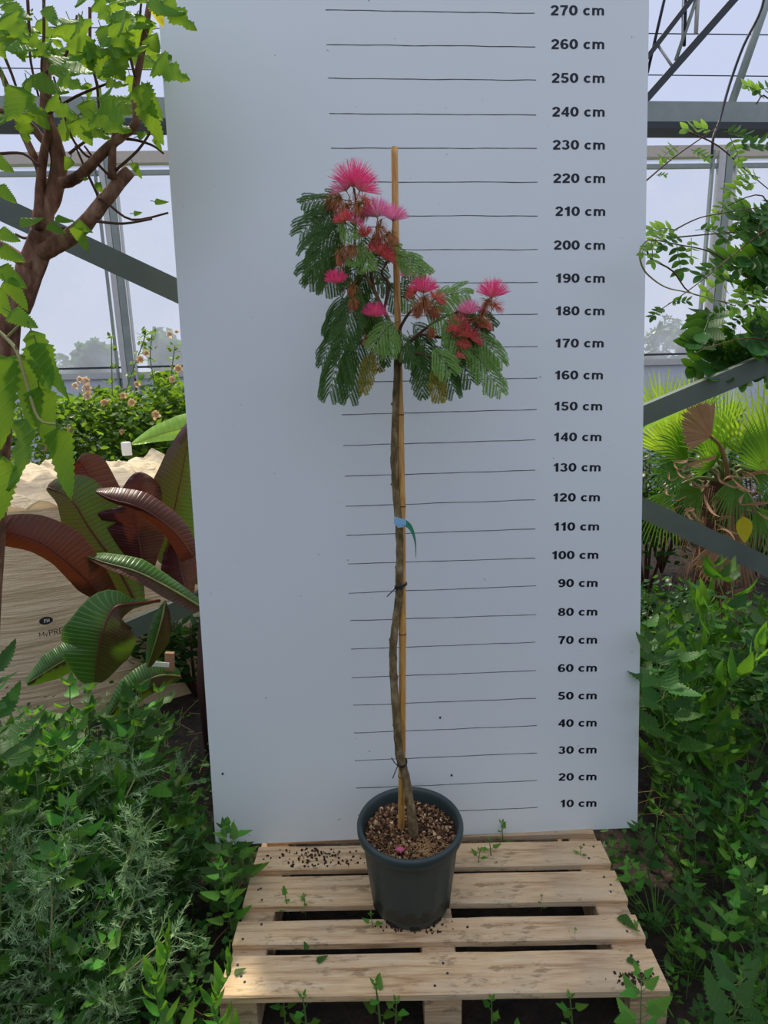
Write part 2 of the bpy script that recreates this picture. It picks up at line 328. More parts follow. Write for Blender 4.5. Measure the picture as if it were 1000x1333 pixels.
for i in range(len(posts)-1):
    b = MB(); b.quad(V((posts[i]+.08, YW+.03, zrail)), V((posts[i+1]-.08, YW+.03, zrail)), V((posts[i+1]-.08, YW+.03, ztop)), V((posts[i]+.08, YW+.03, ztop)))
    tag(b.build('window_%d' % (i+1), M['film']), kind='structure')
b = MB(); rows = []
for k in range(13):
    t = k/12; rows.append([V((X0, YW+.1-t*10, ztop+.1+2.6*math.sin(t*math.pi*.62))), V((X1, YW+.1-t*10, ztop+.1+2.6*math.sin(t*math.pi*.62)))])
b.grid(rows); tag(b.build('ceiling', M['roof']), kind='structure')
# steel members
def steel(name, p, q, w_, d_, mat, label, cat, group=None):
    b = MB(); bar(b, p, q, w_, d_); return tag(b.build(name, M[mat], None, False), label, cat, group)
def ext(p, q, a0, a1):
    d = q-p; return p-d*a0, q+d*a1
YB = .62
p, q = ext(U(0, 271, YB), U(1000, 738, YB), .15, .2)
steel('diagonal_brace', p, q, .085, .05, 'steel_green', 'grey steel brace running down from upper left to lower right behind the board', 'steel brace')
p, q = ext(U(258, 782, YB+.16), U(1000, 472, YB+.16), .25, .2)
steel('diagonal_brace', p, q, .085, .05, 'steel_green', 'grey steel brace rising from the banana leaves at lower left to the upper right', 'steel brace')
p, q = ext(U(60, 146, 3), U(925, 152, 3), .6, .5)
t = empty('tie_beam', p, 'wide galvanised horizontal beam crossing high above the palms and roses', 'steel beam')
b = MB(); bar(b, p, q, .16, .10); b.build('web', M['steel'], t, False)
b = MB(); bar(b, p-V((0, .03, .10)), q-V((0, .03, .10)), .045, .17); b.build('lower_flange', M['steel_dark'], t, False)
YT = 3.2
tr_ = empty('roof_truss', U(900, 60, YT), 'grey steel roof truss with thick sloping chords above the right side', 'roof truss')
for nm, x0, y0, x1, y1, w_, mt in (('chord', 846, 124, 957, -2, .052, 'steel_dark'), ('chord', 840, 78, 903, -4, .036, 'steel_dark'), ('web_rod', 843, 95, 866, -5, .022, 'cable'), ('web_rod', 856, 58, 875, 86, .02, 'steel_pale'),
                               ('web_rod', 880, 78, 908, -5, .028, 'steel'), ('web_rod', 909, -10, 906, 44, .03, 'steel_pale'), ('cable_bundle', 893, -5, 891, 60, .022, 'cable'), ('cable_bundle', 889, -5, 888, 56, .012, 'steel_pale')):
    b = MB(); u0, u1 = U(x0, y0, YT), U(x1, y1, YT)
    if y1 < 0 or y0 < 0:
        if y1 < 0: u1 = u1+(u1-u0)*.8
        else: u0 = u0+(u0-u1)*.8
    if nm == 'chord': u0 = u0-(u1-u0)*.9; bar(b, u0, u1, w_, .05)
    else: b.tube([u0, u1], w_/2)
    b.build(nm, M[mt], tr_, nm != 'chord')
b = MB(); u0, u1 = U(948, 148, 3.05), U(1002, -8, 3.05); b.tube([u0, u1+(u1-u0)*.5], .03, 8); tag(b.build('strut_tube', M['steel']), 'round grey strut tube leaning right above the horizontal beam', 'steel tube')
for py, lb in ((42, 'upper of the two thin wires strung across the sky at top right'), (96, 'lower of the two thin wires strung across the sky at top right')):
    b = MB(); p, q = U(-60, py-8, 4.4), U(1060, py+4, 4.4); b.tube([p, q], .005, 5, cap=False); tag(b.build('wire', M['cable']), lb, 'wire')
b = MB(); b.tube(smooth_path([U(1000, -40, 2.7), U(992, 10, 2.7), U(968, 60, 2.7), U(950, 110, 2.7), U(936, 160, 2.6), U(929, 178, 2.5), U(927, 205, 2.5)]), .009, 6); tag(b.build('hanging_cable', M['cable']), 'thin black cable hanging in front of the horizontal beam at right', 'cable')

# trees outside, behind the film
def blob_tree(x, y, h, r, label, seed):
    rr = random.Random(seed); t = empty('outside_tree', (x, y, 0), label, 'tree', 'trees outside the greenhouse')
    b = MB(); b.tube([(x, y, 0), (x+.1, y, h*.6)], [.25, .12]); b.build('trunk', M['bark2'], t)
    b = MB()
    for i in range(1500):
        d = V((rr.gauss(0, 1), rr.gauss(0, 1), rr.gauss(0, 1))).normalized()*r*rr.uniform(.6, 1); c = V((x, y, h*.65))+V((d.x, d.y, d.z*1.2)); c += V((noise.noise(c), 0, noise.noise(c*1.3)))*.8
        s = rr.uniform(.15, .35); n1 = V((rr.gauss(0, 1), rr.gauss(0, 1), rr.gauss(0, 1))).normalized(); n2 = n1.orthogonal().normalized()
        b.quad(c-n1*s, c+n2*s*.6, c+n1*s, c-n2*s*.6)
    b.build('foliage', M['hedge'], t)
blob_tree(U(122, 430, 30).x, 30, 4.5, 1.0, 'hazy tree outside seen through the left greenhouse film', 1)
blob_tree(U(60, 440, 42).x, 42, 3.0, 1.9, 'low hazy bush outside at far left behind the film', 2)
blob_tree(U(215, 400, 34).x, 34, 5.4, 1.1, 'hazy tree outside just left of the board edge', 3)
blob_tree(U(868, 440, 40).x, 40, 4.6, 2.0, 'hazy tree outside just right of the board edge', 4)

# ------------------------------------------------------------ measuring board
LINES = {270: (424, 13, 696, 17.5), 260: (425, 58, 697, 61), 250: (427, 102, 698, 104.5), 240: (429, 148, 698, 149.5), 230: (431, 193, 699, 193), 220: (433, 237, 700, 237), 210: (435, 281, 700, 281), 200: (437, 325, 700, 325),
         190: (438, 369, 700, 367.5), 180: (440, 412, 700, 409), 170: (442, 455, 700, 451), 160: (443, 498, 700, 492), 150: (445, 540, 699, 533), 140: (447, 580, 697, 572.5), 130: (449, 620, 697, 612), 120: (450, 659, 697, 650.5),
         110: (451, 697, 697, 688.5), 100: (453, 734, 697, 726.5), 90: (454, 772, 698, 762.5), 80: (456, 808, 698, 800), 70: (457, 845, 697, 836), 60: (458, 882, 698, 873), 50: (460, 918, 698, 909), 40: (461, 954, 699, 944.5), 30: (462, 990, 699, 980), 20: (464, 1026, 699, 1016), 10: (466, 1061, 700, 1051)}
LABY = {270: 13.5, 260: 57.5, 250: 101.5, 240: 145.5, 230: 188.5, 220: 232, 210: 275, 200: 319, 190: 362, 180: 404.5, 170: 446.5, 160: 488, 150: 528.5, 140: 568.5, 130: 608, 120: 647, 110: 685, 100: 722, 90: 758.5, 80: 796, 70: 832.5, 60: 869, 50: 905, 40: 940.5, 30: 975.5, 20: 1010.5, 10: 1045}
board = empty('height_measuring_board', (-.09, 0, ZP), 'tall white height measuring board leaning behind the potted tree', 'measuring board')
bl, br = BP(281, 1100.5), BP(830, 1077.5); tl0, tr0 = BP(206, 13), BP(845, 13)
tl = bl+(tl0-bl)*1.14; trr = br+(tr0-br)*1.14
b = MB(); th = -BN*.012
b.add([bl, br, trr, tl, bl+th, br+th, trr+th, tl+th], [(0, 1, 2, 3), (7, 6, 5, 4), (0, 4, 5, 1), (1, 5, 6, 2), (2, 6, 7, 3), (3, 7, 4, 0)])
b.build('panel', M['board'], board, False)
b = MB()
for f0, f1 in ((.03, .08), (.92, .97)):
    p = bl.lerp(br, f0)+th*1.02+(tl-bl).normalized()*.01; q = tl.lerp(trr, f0)+th*1.02; bar(b, p-BN*.02, q-BN*.02, .05, .04)
b.build('back_batten', M['wood2'], board, False)
# lettering strokes: bold digits and the letters c, m
def arc(cx, cy, rx, ry, a0, a1, n=16): return [(cx+rx*math.cos(math.radians(a0+(a1-a0)*i/n)), cy+ry*math.sin(math.radians(a0+(a1-a0)*i/n))) for i in range(n+1)]
# each glyph: advance width and a list of (centre line, horizontal pen, vertical pen); cap height 1
GL = {'0': (.80, [(arc(.39, .5, .255, .41, 0, 360, 32), .24, .18)]),
      '1': (.66, [([(.40, 0), (.40, 1)], .25, .2), ([(.40, .86), (.10, .70)], .2, .2)]),
      '2': (.80, [(arc(.37, .69, .24, .22, 170, -38, 16)+[(.42, .42), (.16, .13)], .23, .19), ([(.06, .095), (.70, .095)], .2, .19)]),
      '3': (.80, [(arc(.35, .715, .22, .195, 160, -80, 14), .22, .17), (arc(.36, .29, .25, .20, 80, -165, 16), .23, .18)]),
      '4': (.80, [([(.54, 0), (.54, 1)], .23, .2), ([(.50, .93), (.10, .31)], .17, .17), ([(.04, .295), (.73, .295)], .18, .18)]),
      '5': (.80, [([(.16, .91), (.66, .91)], .18, .18), ([(.21, .95), (.15, .50)], .2, .2), (arc(.36, .32, .25, .235, 128, -160, 18), .23, .18)]),
      '6': (.80, [(arc(.40, .31, .235, .225, 0, 360, 24), .23, .17), (arc(.42, .50, .285, .42, 48, 195, 16), .23, .17)]),
      '7': (.80, [([(.06, .905), (.72, .905)], .19, .19), ([(.64, .88), (.42, .50), (.31, 0)], .23, .2)]),
      '8': (.80, [(arc(.39, .725, .21, .19, 0, 360, 22), .22, .16), (arc(.39, .285, .25, .20, 0, 360, 24), .23, .17)]),
      '9': (.80, [(arc(.38, .69, .235, .225, 0, 360, 24), .23, .17), (arc(.36, .50, .285, .42, 15, -132, 16), .23, .17)]),
      ' ': (.42, []),
      'c': (.74, [(arc(.37, .37, .24, .28, 42, 318, 20), .23, .18)]),
      'm': (1.16, [([(.17, 0), (.17, .74)], .22, .2), ([(.58, 0), (.58, .46)]+arc(.39, .46, .19, .19, 0, 150, 10), .21, .17), ([(.99, 0), (.99, .46)]+arc(.80, .46, .19, .19, 0, 150, 10), .21, .17)])}
def text_mesh(body, mat, name, height, origin, ex, ey, en, parent, xs=1.0, thick=.0006):
    """bold lettering from pen strokes, right-aligned at origin"""
    adv = sum(GL[c][0] for c in body); x = -adv; b = MB(); lay = 0
    for ch in body:
        wd, strokes = GL[ch]
        for pts, pw, ph in strokes:
            lay += 1; rows = []; n = len(pts)
            closed = n > 3 and abs(pts[0][0]-pts[-1][0])+abs(pts[0][1]-pts[-1][1]) < 1e-6
            for i, (px_, py_) in enumerate(pts):
                a0 = pts[i-1] if i > 0 else (pts[-2] if closed else pts[0]); a1 = pts[i+1] if i < n-1 else (pts[1] if closed else pts[-1])
                tx, ty = a1[0]-a0[0], a1[1]-a0[1]; l_ = math.hypot(tx, ty) or 1; nx, ny = -ty/l_, tx/l_
                hw = .5*math.sqrt((pw*nx)**2+(ph*ny)**2)
                w3 = lambda u, v: origin+ex*((x+u)*height*xs)+ey*(v*height)+en*(thick+.00002*(lay % 3))
                rows.append([w3(px_-nx*hw, py_-ny*hw), w3(px_+nx*hw, py_+ny*hw)])
            b.grid(rows)
        x += wd
    return b.build(name, mat, parent, False)
lx = [(270, 787.5), (210, 789), (180, 788), (150, 785), (120, 782), (90, 779), (60, 778), (10, 777.5)]
def labx(h):
    for i in range(len(lx)-1):
        (h0, x0), (h1, x1) = lx[i], lx[i+1]
        if h1 <= h <= h0: return x0+(x1-x0)*(h0-h)/(h0-h1)
for h, (x0, y0, x1, y1) in LINES.items():
    b = MB(); p, q = BP(x0, y0), BP(x1, y1); up = (BP(x1, y1-10)-q).normalized(); rr = random.Random(h); rows = []
    for i in range(25):
        c = p.lerp(q, i/24)+up*(.0016*noise.noise(V((i*.35, h*.77, 0))))+BN*.0006; w_ = .0008+.0004*rr.random(); rows.append([c-up*w_, c+up*w_])
    b.grid(rows); b.build('scale_line', M['ink'], board, False)
    ly = LABY[h]; xr_ = labx(h); cR = BP(xr_, ly); cL = BP(xr_-60, ly-(0 if h > 200 else (200-h)/200*-1.2)); ex = (cR-cL).normalized(); ey = BN.cross(ex); ey = -ey if ey.z < 0 else ey
    wd = (BP(xr_, ly)-BP(716 if h >= 100 else 727, ly)).length
    text_mesh('%d cm' % h, M['label_ink'], 'number_label', .0285, cR-ey*.0143, ex, ey, BN, board, xs=1.26)
for x, y in ((573, 934), (588, 1009), (290, 1007)):
    b = MB(); c = BP(x, y); b.tube([c, c+BN*.004], [.004, .003], 8); b.build('screw', M['black'], board)

# ------------------------------------------------------------ pallet
PY = -.04867; PO = V((-.71304, -.52545, 0)); PM = Matrix.Translation(PO) @ Matrix.Rotation(PY, 4, 'Z')
pal = empty('wooden_pallet', PO, 'weathered wooden pallet on the ground carrying the pot and board', 'pallet')
def plank(name, x0, x1, y0, y1, z0, z1, mat, nails=True, seed=0):
    b = MB(); rr = random.Random(seed); n = 14; bev = .004
    L = Matrix.Translation(((x0+x1)/2, (y0+y1)/2, z0)); rows = []
    prof = [(-1, 0), (-1, 1), (-.97, 1.0), (.97, 1.0), (1, 1), (1, 0)]
    hw = (y1-y0)/2; h = z1-z0; alongx = (x1-x0) > (y1-y0)
    if not alongx: hw = (x1-x0)/2
    ln = (x1-x0) if alongx else (y1-y0)
    for i in range(n+1):
        s = -ln/2+ln*i/n; wob = .0025*noise.noise(V((i*.6, seed*3.1, 0))); r = []
        for u, hh in ((-1, 0), (-1, h-bev), (-1+bev/hw, h), (-.3, h+.0006), (.3, h-.0006), (1-bev/hw, h), (1, h-bev), (1, 0)):
            yy = u*hw+(wob if u > 0 else -wob*.7)
            r.append(V((s, yy, hh)) if alongx else V((yy, s, hh)))
        rows.append(r)
    b.grid(rows, closed=True); b.face(list(range(8))[::-1]); b.face([n*8+i for i in range(8)])
    o = b.build(name, M[mat], pal, False); o.matrix_world = PM @ L
    if nails:
        for cx in (.05, .6, 1.15):
            for k in range(2 if hw < .05 else 3):
                nx = cx-(x0+x1)/2+rr.uniform(-.025, .025); ny = rr.uniform(-.7, .7)*hw; nb = MB()
                nb.tube([(nx, ny, h-.002), (nx, ny, h+.0012)], [.0042, .0038], 7)
                q = nb.build('nail', M['steel_dark'], o); q.parent = o; q.matrix_parent_inverse = Matrix.Identity(4)
    return o
for i, (y0, y1, mt, lb) in enumerate(((0, .12, 'wood', 0), (.152, .232, 'wood', 0), (.282, .398, 'wood', 0), (.425, .53, 'wood', 0), (.562, .69, 'wood2', 0))):
    plank('top_plank', 0 if i != 4 else .02, 1.2 if i != 4 else 1.19, y0, y1, .122, .144, mt, True, i+1)
for x0 in (0, .55, 1.1):
    plank('stringer', x0, x0+.1, .005, .685, .100, .1215, 'wood2', False, 10+int(x0*10))
    for y0 in (.005, .29, .585):
        plank('block', x0, x0+.1, y0, y0+.1, .023, .0995, 'wood2', False, 20+int(x0*10+y0*50))
    plank('bottom_plank', x0, x0+.1, .0, .69, 0, .0225, 'wood2', False, 40+int(x0*10))
for s in ('front', 'back'):
    y0 = .0 if s == 'front' else .59

# ------------------------------------------------------------ potted silk tree
PC = V((-.171, -.25, ZP))
silk = empty('potted_silk_tree', PC, 'slender silk tree with pink pompom blossoms, staked in a dark grey pot on the pallet', 'potted tree')
def lathe(b, prof, c, n=64, m=0, f=None):
    rows = []
    for (r, z) in prof:
        rows.append([c+V((math.cos(2*math.pi*j/n)*r*(1+(f(j/n, z) if f else 0)), math.sin(2*math.pi*j/n)*r*(1+(f(j/n, z) if f else 0)), z)) for j in range(n)])
    b.grid(rows, us=[j/n for j in range(n)], m=m, closed=True)
flute = lambda a_, z: (.012*max(0, math.sin(a_*2*math.pi*16))**3*(1 if .04 < z < .21 else 0))
b = MB(); lathe(b, [(0, .004), (.105, .004), (.108, 0), (.116, .002), (.120, .012), (.124, .04), (.128, .08), (.133, .12), (.138, .165), (.142, .205), (.1455, .215), (.147, .236), (.148, .245)], PC, 96, f=flute)
lathe(b, [(.143, .262), (.139, .235), (.134, .16), (.124, .03), (0, .02)], PC, 64)
pot = b.build('pot', M['pot'], silk)
b = MB(); lathe(b, [(.148, .243), (.156, .245), (.160, .25), (.162, .262), (.162, .272), (.159, .279), (.154, .281), (.149, .279), (.145, .272), (.143, .262)], PC, 96)
b.build('rim', M['pot'], pot)
for k in range(5):
    an = math.radians(-90+(k-2)*36); c = PC+V((math.cos(an)*.118, math.sin(an)*.118, .006)); tx = V((-math.sin(an), math.cos(an), 0)); b = MB()
    b.box(Matrix((tx, V((math.cos(an), math.sin(an), 0)), V((0, 0, 1)))).transposed().to_4x4() if False else Matrix.Translation(c) @ Matrix.Rotation(an, 4, 'Z'), -.004, .0035, -.014, .014, .0, .012)
    b.build('drain_slot', M['black'], pot, False)
ZS = ZP+.238
b = MB(); rows = []
for i in range(13):
    r = .1395*i/12; rows.append([PC+V((math.cos(2*math.pi*j/40)*r, math.sin(2*math.pi*j/40)*r, .236+.006*noise.noise(V((math.cos(j*.157)*r*40, math.sin(j*.157)*r*40, 0))))) for j in range(40)])
b.grid(rows, closed=True); soil = b.build('potting_mix', M['potmix'], silk)
b = MB()
for i in range(1300):
    r = .136*math.sqrt(rnd.random()); an = rnd.uniform(0, 6.283); c = PC+V((math.cos(an)*r, math.sin(an)*r, .239+rnd.random()*.006)); s = rnd.uniform(.0018, .0055)
    q = Quaternion(V((rnd.gauss(0, 1), rnd.gauss(0, 1), rnd.gauss(0, 1))).normalized(), rnd.uniform(0, 3)).to_matrix().to_4x4()
    b.box(Matrix.Translation(c) @ q, -s, s, -s*.7, s*.7, -s*.4, s*.4)
tag(b.build('bark_chips', M['chip'], silk, False), kind='stuff')
b = MB()
for i in range(150):
    cx, cy = (.045, -.085) if i % 4 else (-.06, -.09); c = PC+V((cx+rnd.gauss(0, .028), cy+rnd.gauss(0, .022), .246+rnd.random()*.006))
    if (c-PC).xy.length > .135: continue
    an = rnd.uniform(0, 6.28); L = rnd.uniform(.01, .035); d = V((math.cos(an), math.sin(an), rnd.uniform(-.1, .15)))*L; b.tube([c-d/2, c+d/2], .0007, 3, cap=False)
tag(b.build('straw_litter', M['straw'], silk, False), kind='stuff')
# cane
cb = G(522, 1088, ZS-.03); cane_px = [(522, 1088, cb.y), (523.5, 990, -.265), (524, 860, -.25), (524, 760, -.235), (523, 640, -.215), (521, 540, -.20), (519, 460, -.19), (517, 380, -.18), (515, 290, -.165), (513.5, 192, -.15)]
cpts = smooth_path([U(x, y, Y) if i else cb for i, (x, y, Y) in enumerate(cane_px)], 6)
b = MB(); rad = [.0103-.0018*i/len(cpts) for i in range(len(cpts))]
for k in (5, 14, 23, 30, 38, 46): rad[k] *= 1.13
b.tube(cpts, rad, 12); cane = b.build('bamboo_cane', M['bamboo'], silk)
for k in (5, 14, 23, 30, 38, 46):
    b = MB(); d = (cpts[k+1]-cpts[k]).normalized(); b.tube([cpts[k]-d*.0014, cpts[k]+d*.0014], rad[k]*1.04, 12); b.build('cane_node', M['twig'], cane)
def canep(py): return min(cpts, key=lambda p: abs(proj(p)[1]-py))
# trunk
tb = G(539, 1092, ZS-.02)
tr_px = [(539, 1092, None), (536, 1060, -.283), (530, 1020, -.279), (525, 1000, -.28), (520, 980, -.285), (517, 945, -.28), (514, 905, -.27), (512, 870, -.26), (512, 840, -.255), (515, 810, -.25), (519, 780, -.25), (520, 755, -.25), (520.5, 715, -.24), (519, 680, -.235), (516, 650, -.225), (514, 620, -.22), (513, 590, -.215), (514, 555, -.21), (515.5, 520, -.205), (517, 480, -.205), (517.5, 440, -.205)]
tpts = smooth_path([tb if Y is None else U(x, y, Y) for x, y, Y in tr_px], 5); n_ = len(tpts)
b = MB(); b.tube(tpts, [.0125-.004*i/n_+(.003 if i < 4 else 0)+.0016*abs(noise.noise(tpts[i]*22)) for i in range(n_)], 10, bumps=.18)
for i in range(9, n_-5, 8):
    sd_ = -1 if (i//8) % 2 else 1; b.tube([tpts[i], tpts[i]+RT*sd_*.0125+V((0, 0, .004))], [.005, .0035], 6)
trunk = b.build('trunk', M['bark'], silk)
YC = -.2
def U3(t): return U(t[0], t[1], t[2] if len(t) > 2 else YC)
branches = [[(517.5, 445), (510, 425), (500, 405), (488, 380), (478, 362), (468, 345), (462, 320), (463, 290), (463, 262), (461, 245)],
            [(488, 380), (482, 350), (480, 325), (492, 300), (497, 285)], [(478, 362), (462, 345), (452, 330), (440, 310), (432, 285), (430, 262)],
            [(500, 405), (505, 370), (497, 355), (507, 335), (512, 300)], [(517, 462), (528, 450, -.22), (545, 435, -.24), (565, 420, -.26), (590, 408, -.27), (610, 402, -.27)],
            [(517, 445), (522, 425, -.22), (535, 405, -.24), (548, 398, -.24), (553, 390, -.24)], [(545, 435, -.24), (580, 440, -.27), (605, 440, -.28), (620, 425, -.28), (632, 400, -.28), (638, 388, -.28)],
            [(517, 480), (527, 468, -.23), (542, 460, -.26), (570, 468, -.28)], [(517, 470), (505, 455, -.23), (488, 445, -.25), (470, 420, -.26), (462, 415, -.27)], [(470, 345), (475, 340), (460, 370, -.25), (442, 378, -.26)]]
for i, br_ in enumerate(branches):
    pts = smooth_path([U3(p) for p in br_], 4); r0 = (.0062, .0042, .0042, .004, .005, .005, .0042, .004, .004, .003)[i]
    b = MB(); b.tube(pts, [r0*(1-.65*k/len(pts)) for k in range(len(pts))], 7, bumps=.1); b.build('branch', M['bark'] if i == 0 else M['twig'], silk)
def compound_leaf(base, tip, sag, npair, plen, mat, seed, spread=1.0, pdroop=.6, facing=None):
    rr = random.Random(seed); base = V(base); tip = V(tip); b = MB(); L = (tip-base).length
    mid = base.lerp(tip, .5)+V((0, 0, sag)); pts = [((1-t)**2)*base+2*t*(1-t)*mid+t*t*tip for t in [i/12 for i in range(13)]]
    b.tube(pts, [.0013-.0007*i/12 for i in range(13)], 5, m=1)
    nf = facing or V((rr.uniform(-.3, .3), -1, rr.uniform(.1, .5))).normalized()
    npair = max(4, int(L/.0125)); npair = min(npair, 11)
    for k in range(npair):
        t = .2+.8*k/max(1, npair-1); i = min(int(t*12), 11); p = pts[i].lerp(pts[i+1], t*12-i) if i < 12 else pts[12]
        d = (pts[min(i+1, 12)]-pts[i]).normalized(); side = d.cross(nf).normalized(); nn = side.cross(d).normalized()
        pl = plen*(math.sin(math.pi*(.18+.72*t))**.7)*rr.uniform(.85, 1.1)
        for s in (-1, 1):
            pd = (side*s*(.75*spread)+d*.8+nn*rr.uniform(-.25, .25)).normalized()
            steps = 14; q = V(p); prev = V(p); ax = []; 
            for j in range(steps+1):
                ax.append(V(q)); pd = (pd+V((0, 0, -1))*(pdroop*.09)).normalized(); q = q+pd*(pl/steps)
            b.tube([ax[0], ax[steps//2], ax[-1]], [.0006, .0005, .0003], 3, m=1, cap=False)
            npr = max(8, int(pl/.0036)); 
            for j in range(1, npr):
                tt = j/npr; fi = tt*steps; ii = min(int(fi), steps-1); c = ax[ii].lerp(ax[ii+1], fi-ii); dd = (ax[ii+1]-ax[ii]).normalized(); sd2 = dd.cross(nn)
                if sd2.length < .1: sd2 = dd.cross(V((0, -1, .3)))
                sd2.normalize(); ll = .0068*min(1, .5+2.2*tt, (1-tt)*3+.45)*rr.uniform(.85, 1.1)
                up2 = sd2.cross(dd).normalized()
                for s2 in (-1, 1):
                    e1 = c+sd2*s2*ll+dd*ll*.45+up2*ll*rr.uniform(-.15, .15); wv = dd*.0023; mm = c.lerp(e1, .5)
                    b.quad(c, mm-wv, e1, mm+wv)
    return b.build('leaf', [mat, M['stem_green']], silk)
PL, PP, PYL = M['silkleaf'], M['silkpale'], M['silkyellow']
leaves = [((458, 262), (398, 262), .012, 7, .055, PL), ((452, 275), (394, 300), .02, 9, .075, PL), ((462, 300), (400, 322, -.24), .035, 9, .08, PL), ((455, 285), (408, 345, -.26), .03, 10, .085, PL), ((462, 330), (424, 372, -.26), .02, 9, .075, PL),
          ((445, 300), (415, 290, -.17), .015, 7, .06, PL), ((462, 320), (396, 352, -.16), .03, 9, .07, PL), ((470, 318, -.25), (478, 345, -.28), .006, 5, .05, PP), ((475, 310, -.25), (458, 338, -.28), .006, 5, .045, PP), ((440, 280, -.24), (458, 305, -.28), .02, 5, .05, PP),
          ((470, 340), (452, 368, -.16), .01, 7, .06, PL), ((480, 345, -.18), (470, 382, -.14), .01, 7, .055, PL), ((483, 350), (502, 372, -.15), .01, 7, .055, PL), ((505, 330, -.22), (552, 352, -.25), .022, 8, .06, PP), ((508, 335, -.16), (545, 358, -.12), .02, 7, .05, PL),
          ((505, 350, -.2), (498, 330, -.2), .01, 5, .05, PL), ((500, 345, -.24), (512, 320, -.25), .0, 5, .05, PP),
          ((472, 365, -.24), (446, 440, -.27), .02, 12, .085, PL), ((462, 414, -.27), (430, 508, -.26), .02, 13, .1, PL), ((470, 420, -.25), (455, 512, -.24), .015, 12, .085, PL), ((450, 378, -.23), (432, 428, -.22), .01, 9, .07, PL), ((455, 405, -.22), (420, 470, -.18), .02, 9, .07, PL),
          ((485, 450, -.25), (474, 505, -.25), .01, 7, .045, PYL), ((490, 440, -.22), (492, 478, -.2), .006, 6, .04, PYL), ((490, 385, -.22), (472, 440, -.2), .01, 9, .06, PL), ((495, 400, -.22), (502, 470, -.24), .01, 6, .04, PL),
          ((520, 418, -.24), (488, 448, -.28), .02, 8, .07, PP), ((512, 420, -.24), (506, 455, -.28), .012, 7, .06, PP), ((520, 430, -.24), (532, 462, -.27), .012, 7, .055, PL), ((515, 390, -.16), (528, 372, -.16), .01, 6, .045, PL), ((512, 372, -.15), (533, 395, -.14), .01, 6, .05, PP),
          ((550, 400, -.24), (606, 382, -.26), .02, 8, .06, PP), ((545, 402, -.25), (586, 420, -.28), .02, 8, .065, PP), ((575, 412, -.27), (600, 458, -.3), .018, 10, .065, PP), ((590, 408, -.27), (632, 445, -.28), .02, 9, .065, PL), ((610, 430, -.28), (652, 468, -.29), .015, 10, .065, PP),
          ((600, 442, -.28), (650, 506, -.3), .02, 12, .065, PP), ((575, 440, -.26), (612, 492, -.26), .015, 10, .07, PL), ((560, 440, -.26), (590, 505, -.27), .015, 11, .075, PL), ((545, 442, -.25), (556, 490, -.25), .012, 9, .07, PL), ((540, 432, -.22), (560, 462, -.2), .012, 8, .07, PL),
          ((535, 420, -.2), (552, 440, -.17), .01, 8, .07, PL), ((545, 460, -.26), (550, 512, -.27), .01, 8, .05, PL), ((565, 468, -.28), (572, 516, -.3), .01, 8, .05, PYL), ((580, 425, -.24), (615, 460, -.22), .012, 10, .075, PL), ((530, 445, -.25), (540, 470, -.27), .006, 6, .055, PL),
          ((610, 400, -.26), (640, 420, -.25), .01, 7, .05, PL), ((560, 450, -.3), (585, 480, -.33), .01, 9, .06, PP), ((595, 405, -.23), (590, 440, -.2), .01, 8, .065, PL), ((465, 372, -.2), (478, 420, -.17), .01, 9, .06, PL), ((440, 335, -.22), (405, 365, -.21), .02, 8, .065, PL),
          ((478, 350, -.18), (462, 395, -.15), .01, 8, .06, PL), ((492, 380, -.16), (482, 425, -.14), .01, 8, .055, PL), ((505, 365, -.14), (516, 400, -.12), .01, 7, .05, PL), ((480, 330, -.15), (494, 360, -.12), .01, 7, .055, PL), ((468, 300, -.18), (480, 330, -.16), .01, 7, .05, PL), ((432, 275, -.2), (408, 285, -.18), .01, 7, .06, PL),
          ((505, 415, -.2), (478, 430, -.2), .015, 7, .06, PP), ((530, 430, -.2), (545, 470, -.18), .01, 8, .06, PL), ((580, 410, -.24), (620, 425, -.22), .015, 8, .06, PL), ((570, 395, -.22), (590, 378, -.2), .015, 7, .05, PP), ((600, 440, -.22), (640, 470, -.2), .015, 9, .06, PL), ((462, 440, -.2), (448, 490, -.18), .01, 9, .07, PL)]
for i, (b0, t0, sag, npr, pl, mt) in enumerate(leaves): compound_leaf(U3(b0), U3(t0), sag, npr, pl, mt, 100+i, pdroop=rnd.uniform(.5, 1.1))
def pompom(c, r, mat, seed, up=V((0, 0, 1)), spread=1.25, n=170, hang=0, buds=True):
    n = int(n*1.7); rr = random.Random(seed); b = MB(); up = (up+V((rr.uniform(-.2, .2), rr.uniform(-.5, .1), 0))).normalized(); base = c-up*r*.55
    o1 = up.orthogonal().normalized(); o2 = up.cross(o1)
    for i in range(n):
        th_ = spread*math.sqrt(rr.random()); ph = rr.uniform(0, 6.283); d = (up*math.cos(th_)+(o1*math.cos(ph)+o2*math.sin(ph))*math.sin(th_)); L = r*rr.uniform(1.25, 1.55)
        s = d.cross(V((rr.gauss(0, 1), rr.gauss(0, 1), rr.gauss(0, 1)))).normalized()*.00055; p = V(base)+d*r*.08; rows = []
        for k in range(5):
            rows.append([p-s*(1 if k < 4 else .5), p+s*(1 if k < 4 else .5)]); d = (d+V((rr.uniform(-.06, .06), rr.uniform(-.06, .06), -hang*.3))).normalized(); p = p+d*L/4
        b.grid(rows)
    o = b.build('blossom', mat, silk)
    if buds:
        q = MB()
        for i in range(9):
            th_ = .8*math.sqrt(rr.random()); ph = rr.uniform(0, 6.283); d = (up*math.cos(th_)+(o1*math.cos(ph)+o2*math.sin(ph))*math.sin(th_)); q.tube([base-d*.002, base+d*.004, base+d*.009], [.0008, .0014, .0007], 5)
        q.tube([base, base-up*.012, base-up*.025-V((0, 0, .004))], [.0012, .0009, .0009], 5); q.build('calyx', M['bud'], o)
    return o
